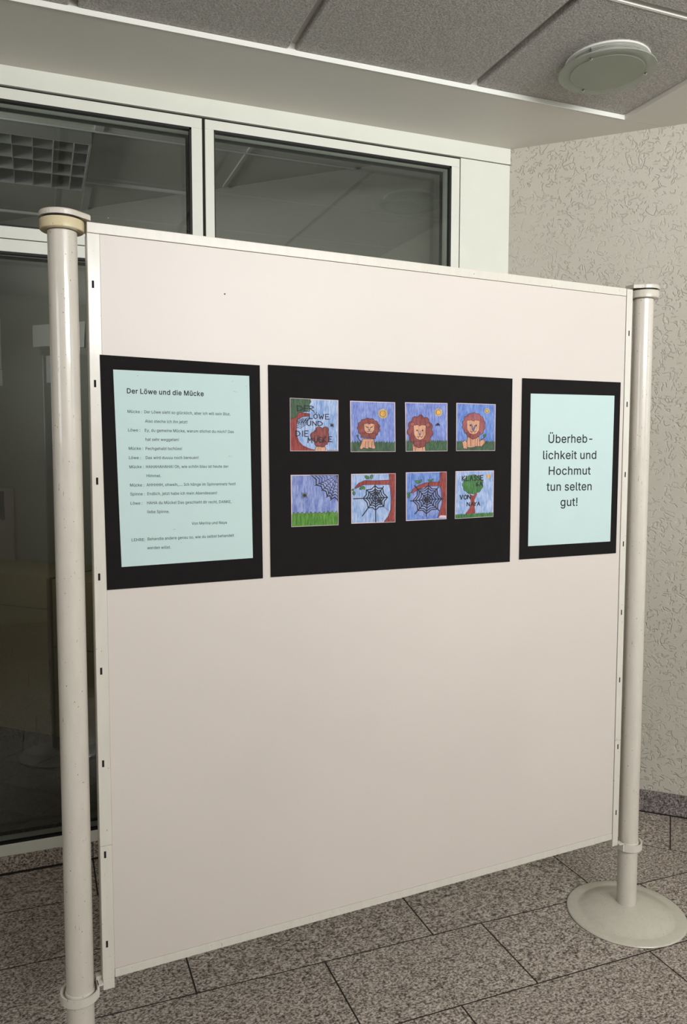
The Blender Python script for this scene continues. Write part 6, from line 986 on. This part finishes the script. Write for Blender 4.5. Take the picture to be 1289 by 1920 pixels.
# 8 closing picture
p, d = card([(0.9392, 1.4236), (1.0648, 1.4248), (1.0651, 1.2968), (0.9385, 1.2951)], (698, 985, 1165, 1558), 'closing picture with green tree and hand lettering', M['c_sky3'])
d.blob(1097, 1058, 26, 26, M['c_sun'])
d.grass(1510, M['c_leaf'], 24, 16)
d.poly([(870, 1265), (885, 1380), (870, 1440), (815, 1510), (945, 1505), (935, 1440), (930, 1340), (965, 1265), (935, 1250), (920, 1285), (895, 1280)], M['c_brown'])
d.blob(908, 1150, 120, 112, M['c_leaf'], 11, .08, OUT, 3)
d.text(('KLASSE', (0, 48, 95, 142, 182, 222)), 778, 1045, 50, 58, BLK, 11, -0.01)
d.text(('6A', (0, 45)), 945, 1120, 50, 52, BLK, 11)
d.text(('VON', (0, 46, 92)), 755, 1275, 56, 52, BLK, 11)
d.text(('NAYA', (0, 48, 84, 122)), 840, 1365, 52, 46, BLK, 10)
done(p, d)

# ------------------------------------------------------------------ ceiling lamp
lp = empty('ceiling_lamp', (1.7707, 2.174, ZT)); tag(lp, 'round frosted glass ceiling lamp on the textured tile', 'ceiling lamp')
MB().lathe([(0.0, -0.0005), (0.132, -0.0005), (0.134, -0.003), (0.132, -0.0065), (0.126, -0.008), (0.0, -0.008)], 72).build('base_ring', M['lamp_white'], lp)
pb_ = MB(); seg = 96; Rp = 0.122; za, zb_ = -0.0075, -0.030
for i in range(seg + 1):
    a = 2 * PI * i / seg
    pb_.v += [(Rp * math.cos(a), Rp * math.sin(a), za), (Rp * math.cos(a), Rp * math.sin(a), zb_)]
for i in range(seg): pb_.face([2 * i, 2 * i + 2, 2 * i + 3, 2 * i + 1], 0, True)
me = bpy.data.meshes.new('perforated_band'); me.from_pydata(pb_.v, [], pb_.f); me.materials.append(M['perf'])
uvl = me.uv_layers.new(name='UVMap')
for poly in me.polygons:
    for li in poly.loop_indices:
        vi = me.loops[li].vertex_index; uvl.data[li].uv = ((vi // 2) / seg * 200.0, (vi % 2) * 5.5)
me.polygons.foreach_set('use_smooth', [True] * len(me.polygons)); link('perforated_band', me, lp)
MB().lathe([(0.0, -0.0335), (0.121, -0.0335), (0.1535, -0.0335), (0.1545, -0.036), (0.1535, -0.0385), (0.0, -0.0385)], 96).build('glass_disc', M['flange_glass'], lp)
MB().lathe([(0.0, -0.0305), (0.119, -0.0305), (0.120, -0.0334), (0.0, -0.0334)], 80).build('frosted_diffuser', M['frost'], lp)
MB().lathe([(0.0, -0.0386), (0.117, -0.0386), (0.1165, -0.0395), (0.0, -0.0395)], 80).build('frosted_field', M['frost'], lp)
for a in (-152, -22, 88):
    x, y = 0.126 * math.cos(math.radians(a)), 0.126 * math.sin(math.radians(a))
    s_ = MB().lathe([(0.0, -0.008), (0.0028, -0.008), (0.0028, -0.039), (0.0052, -0.039), (0.0056, -0.042), (0.0035, -0.0455), (0.0, -0.0465)], 16).build('stud', M['chrome'], lp, (x, y, 0))
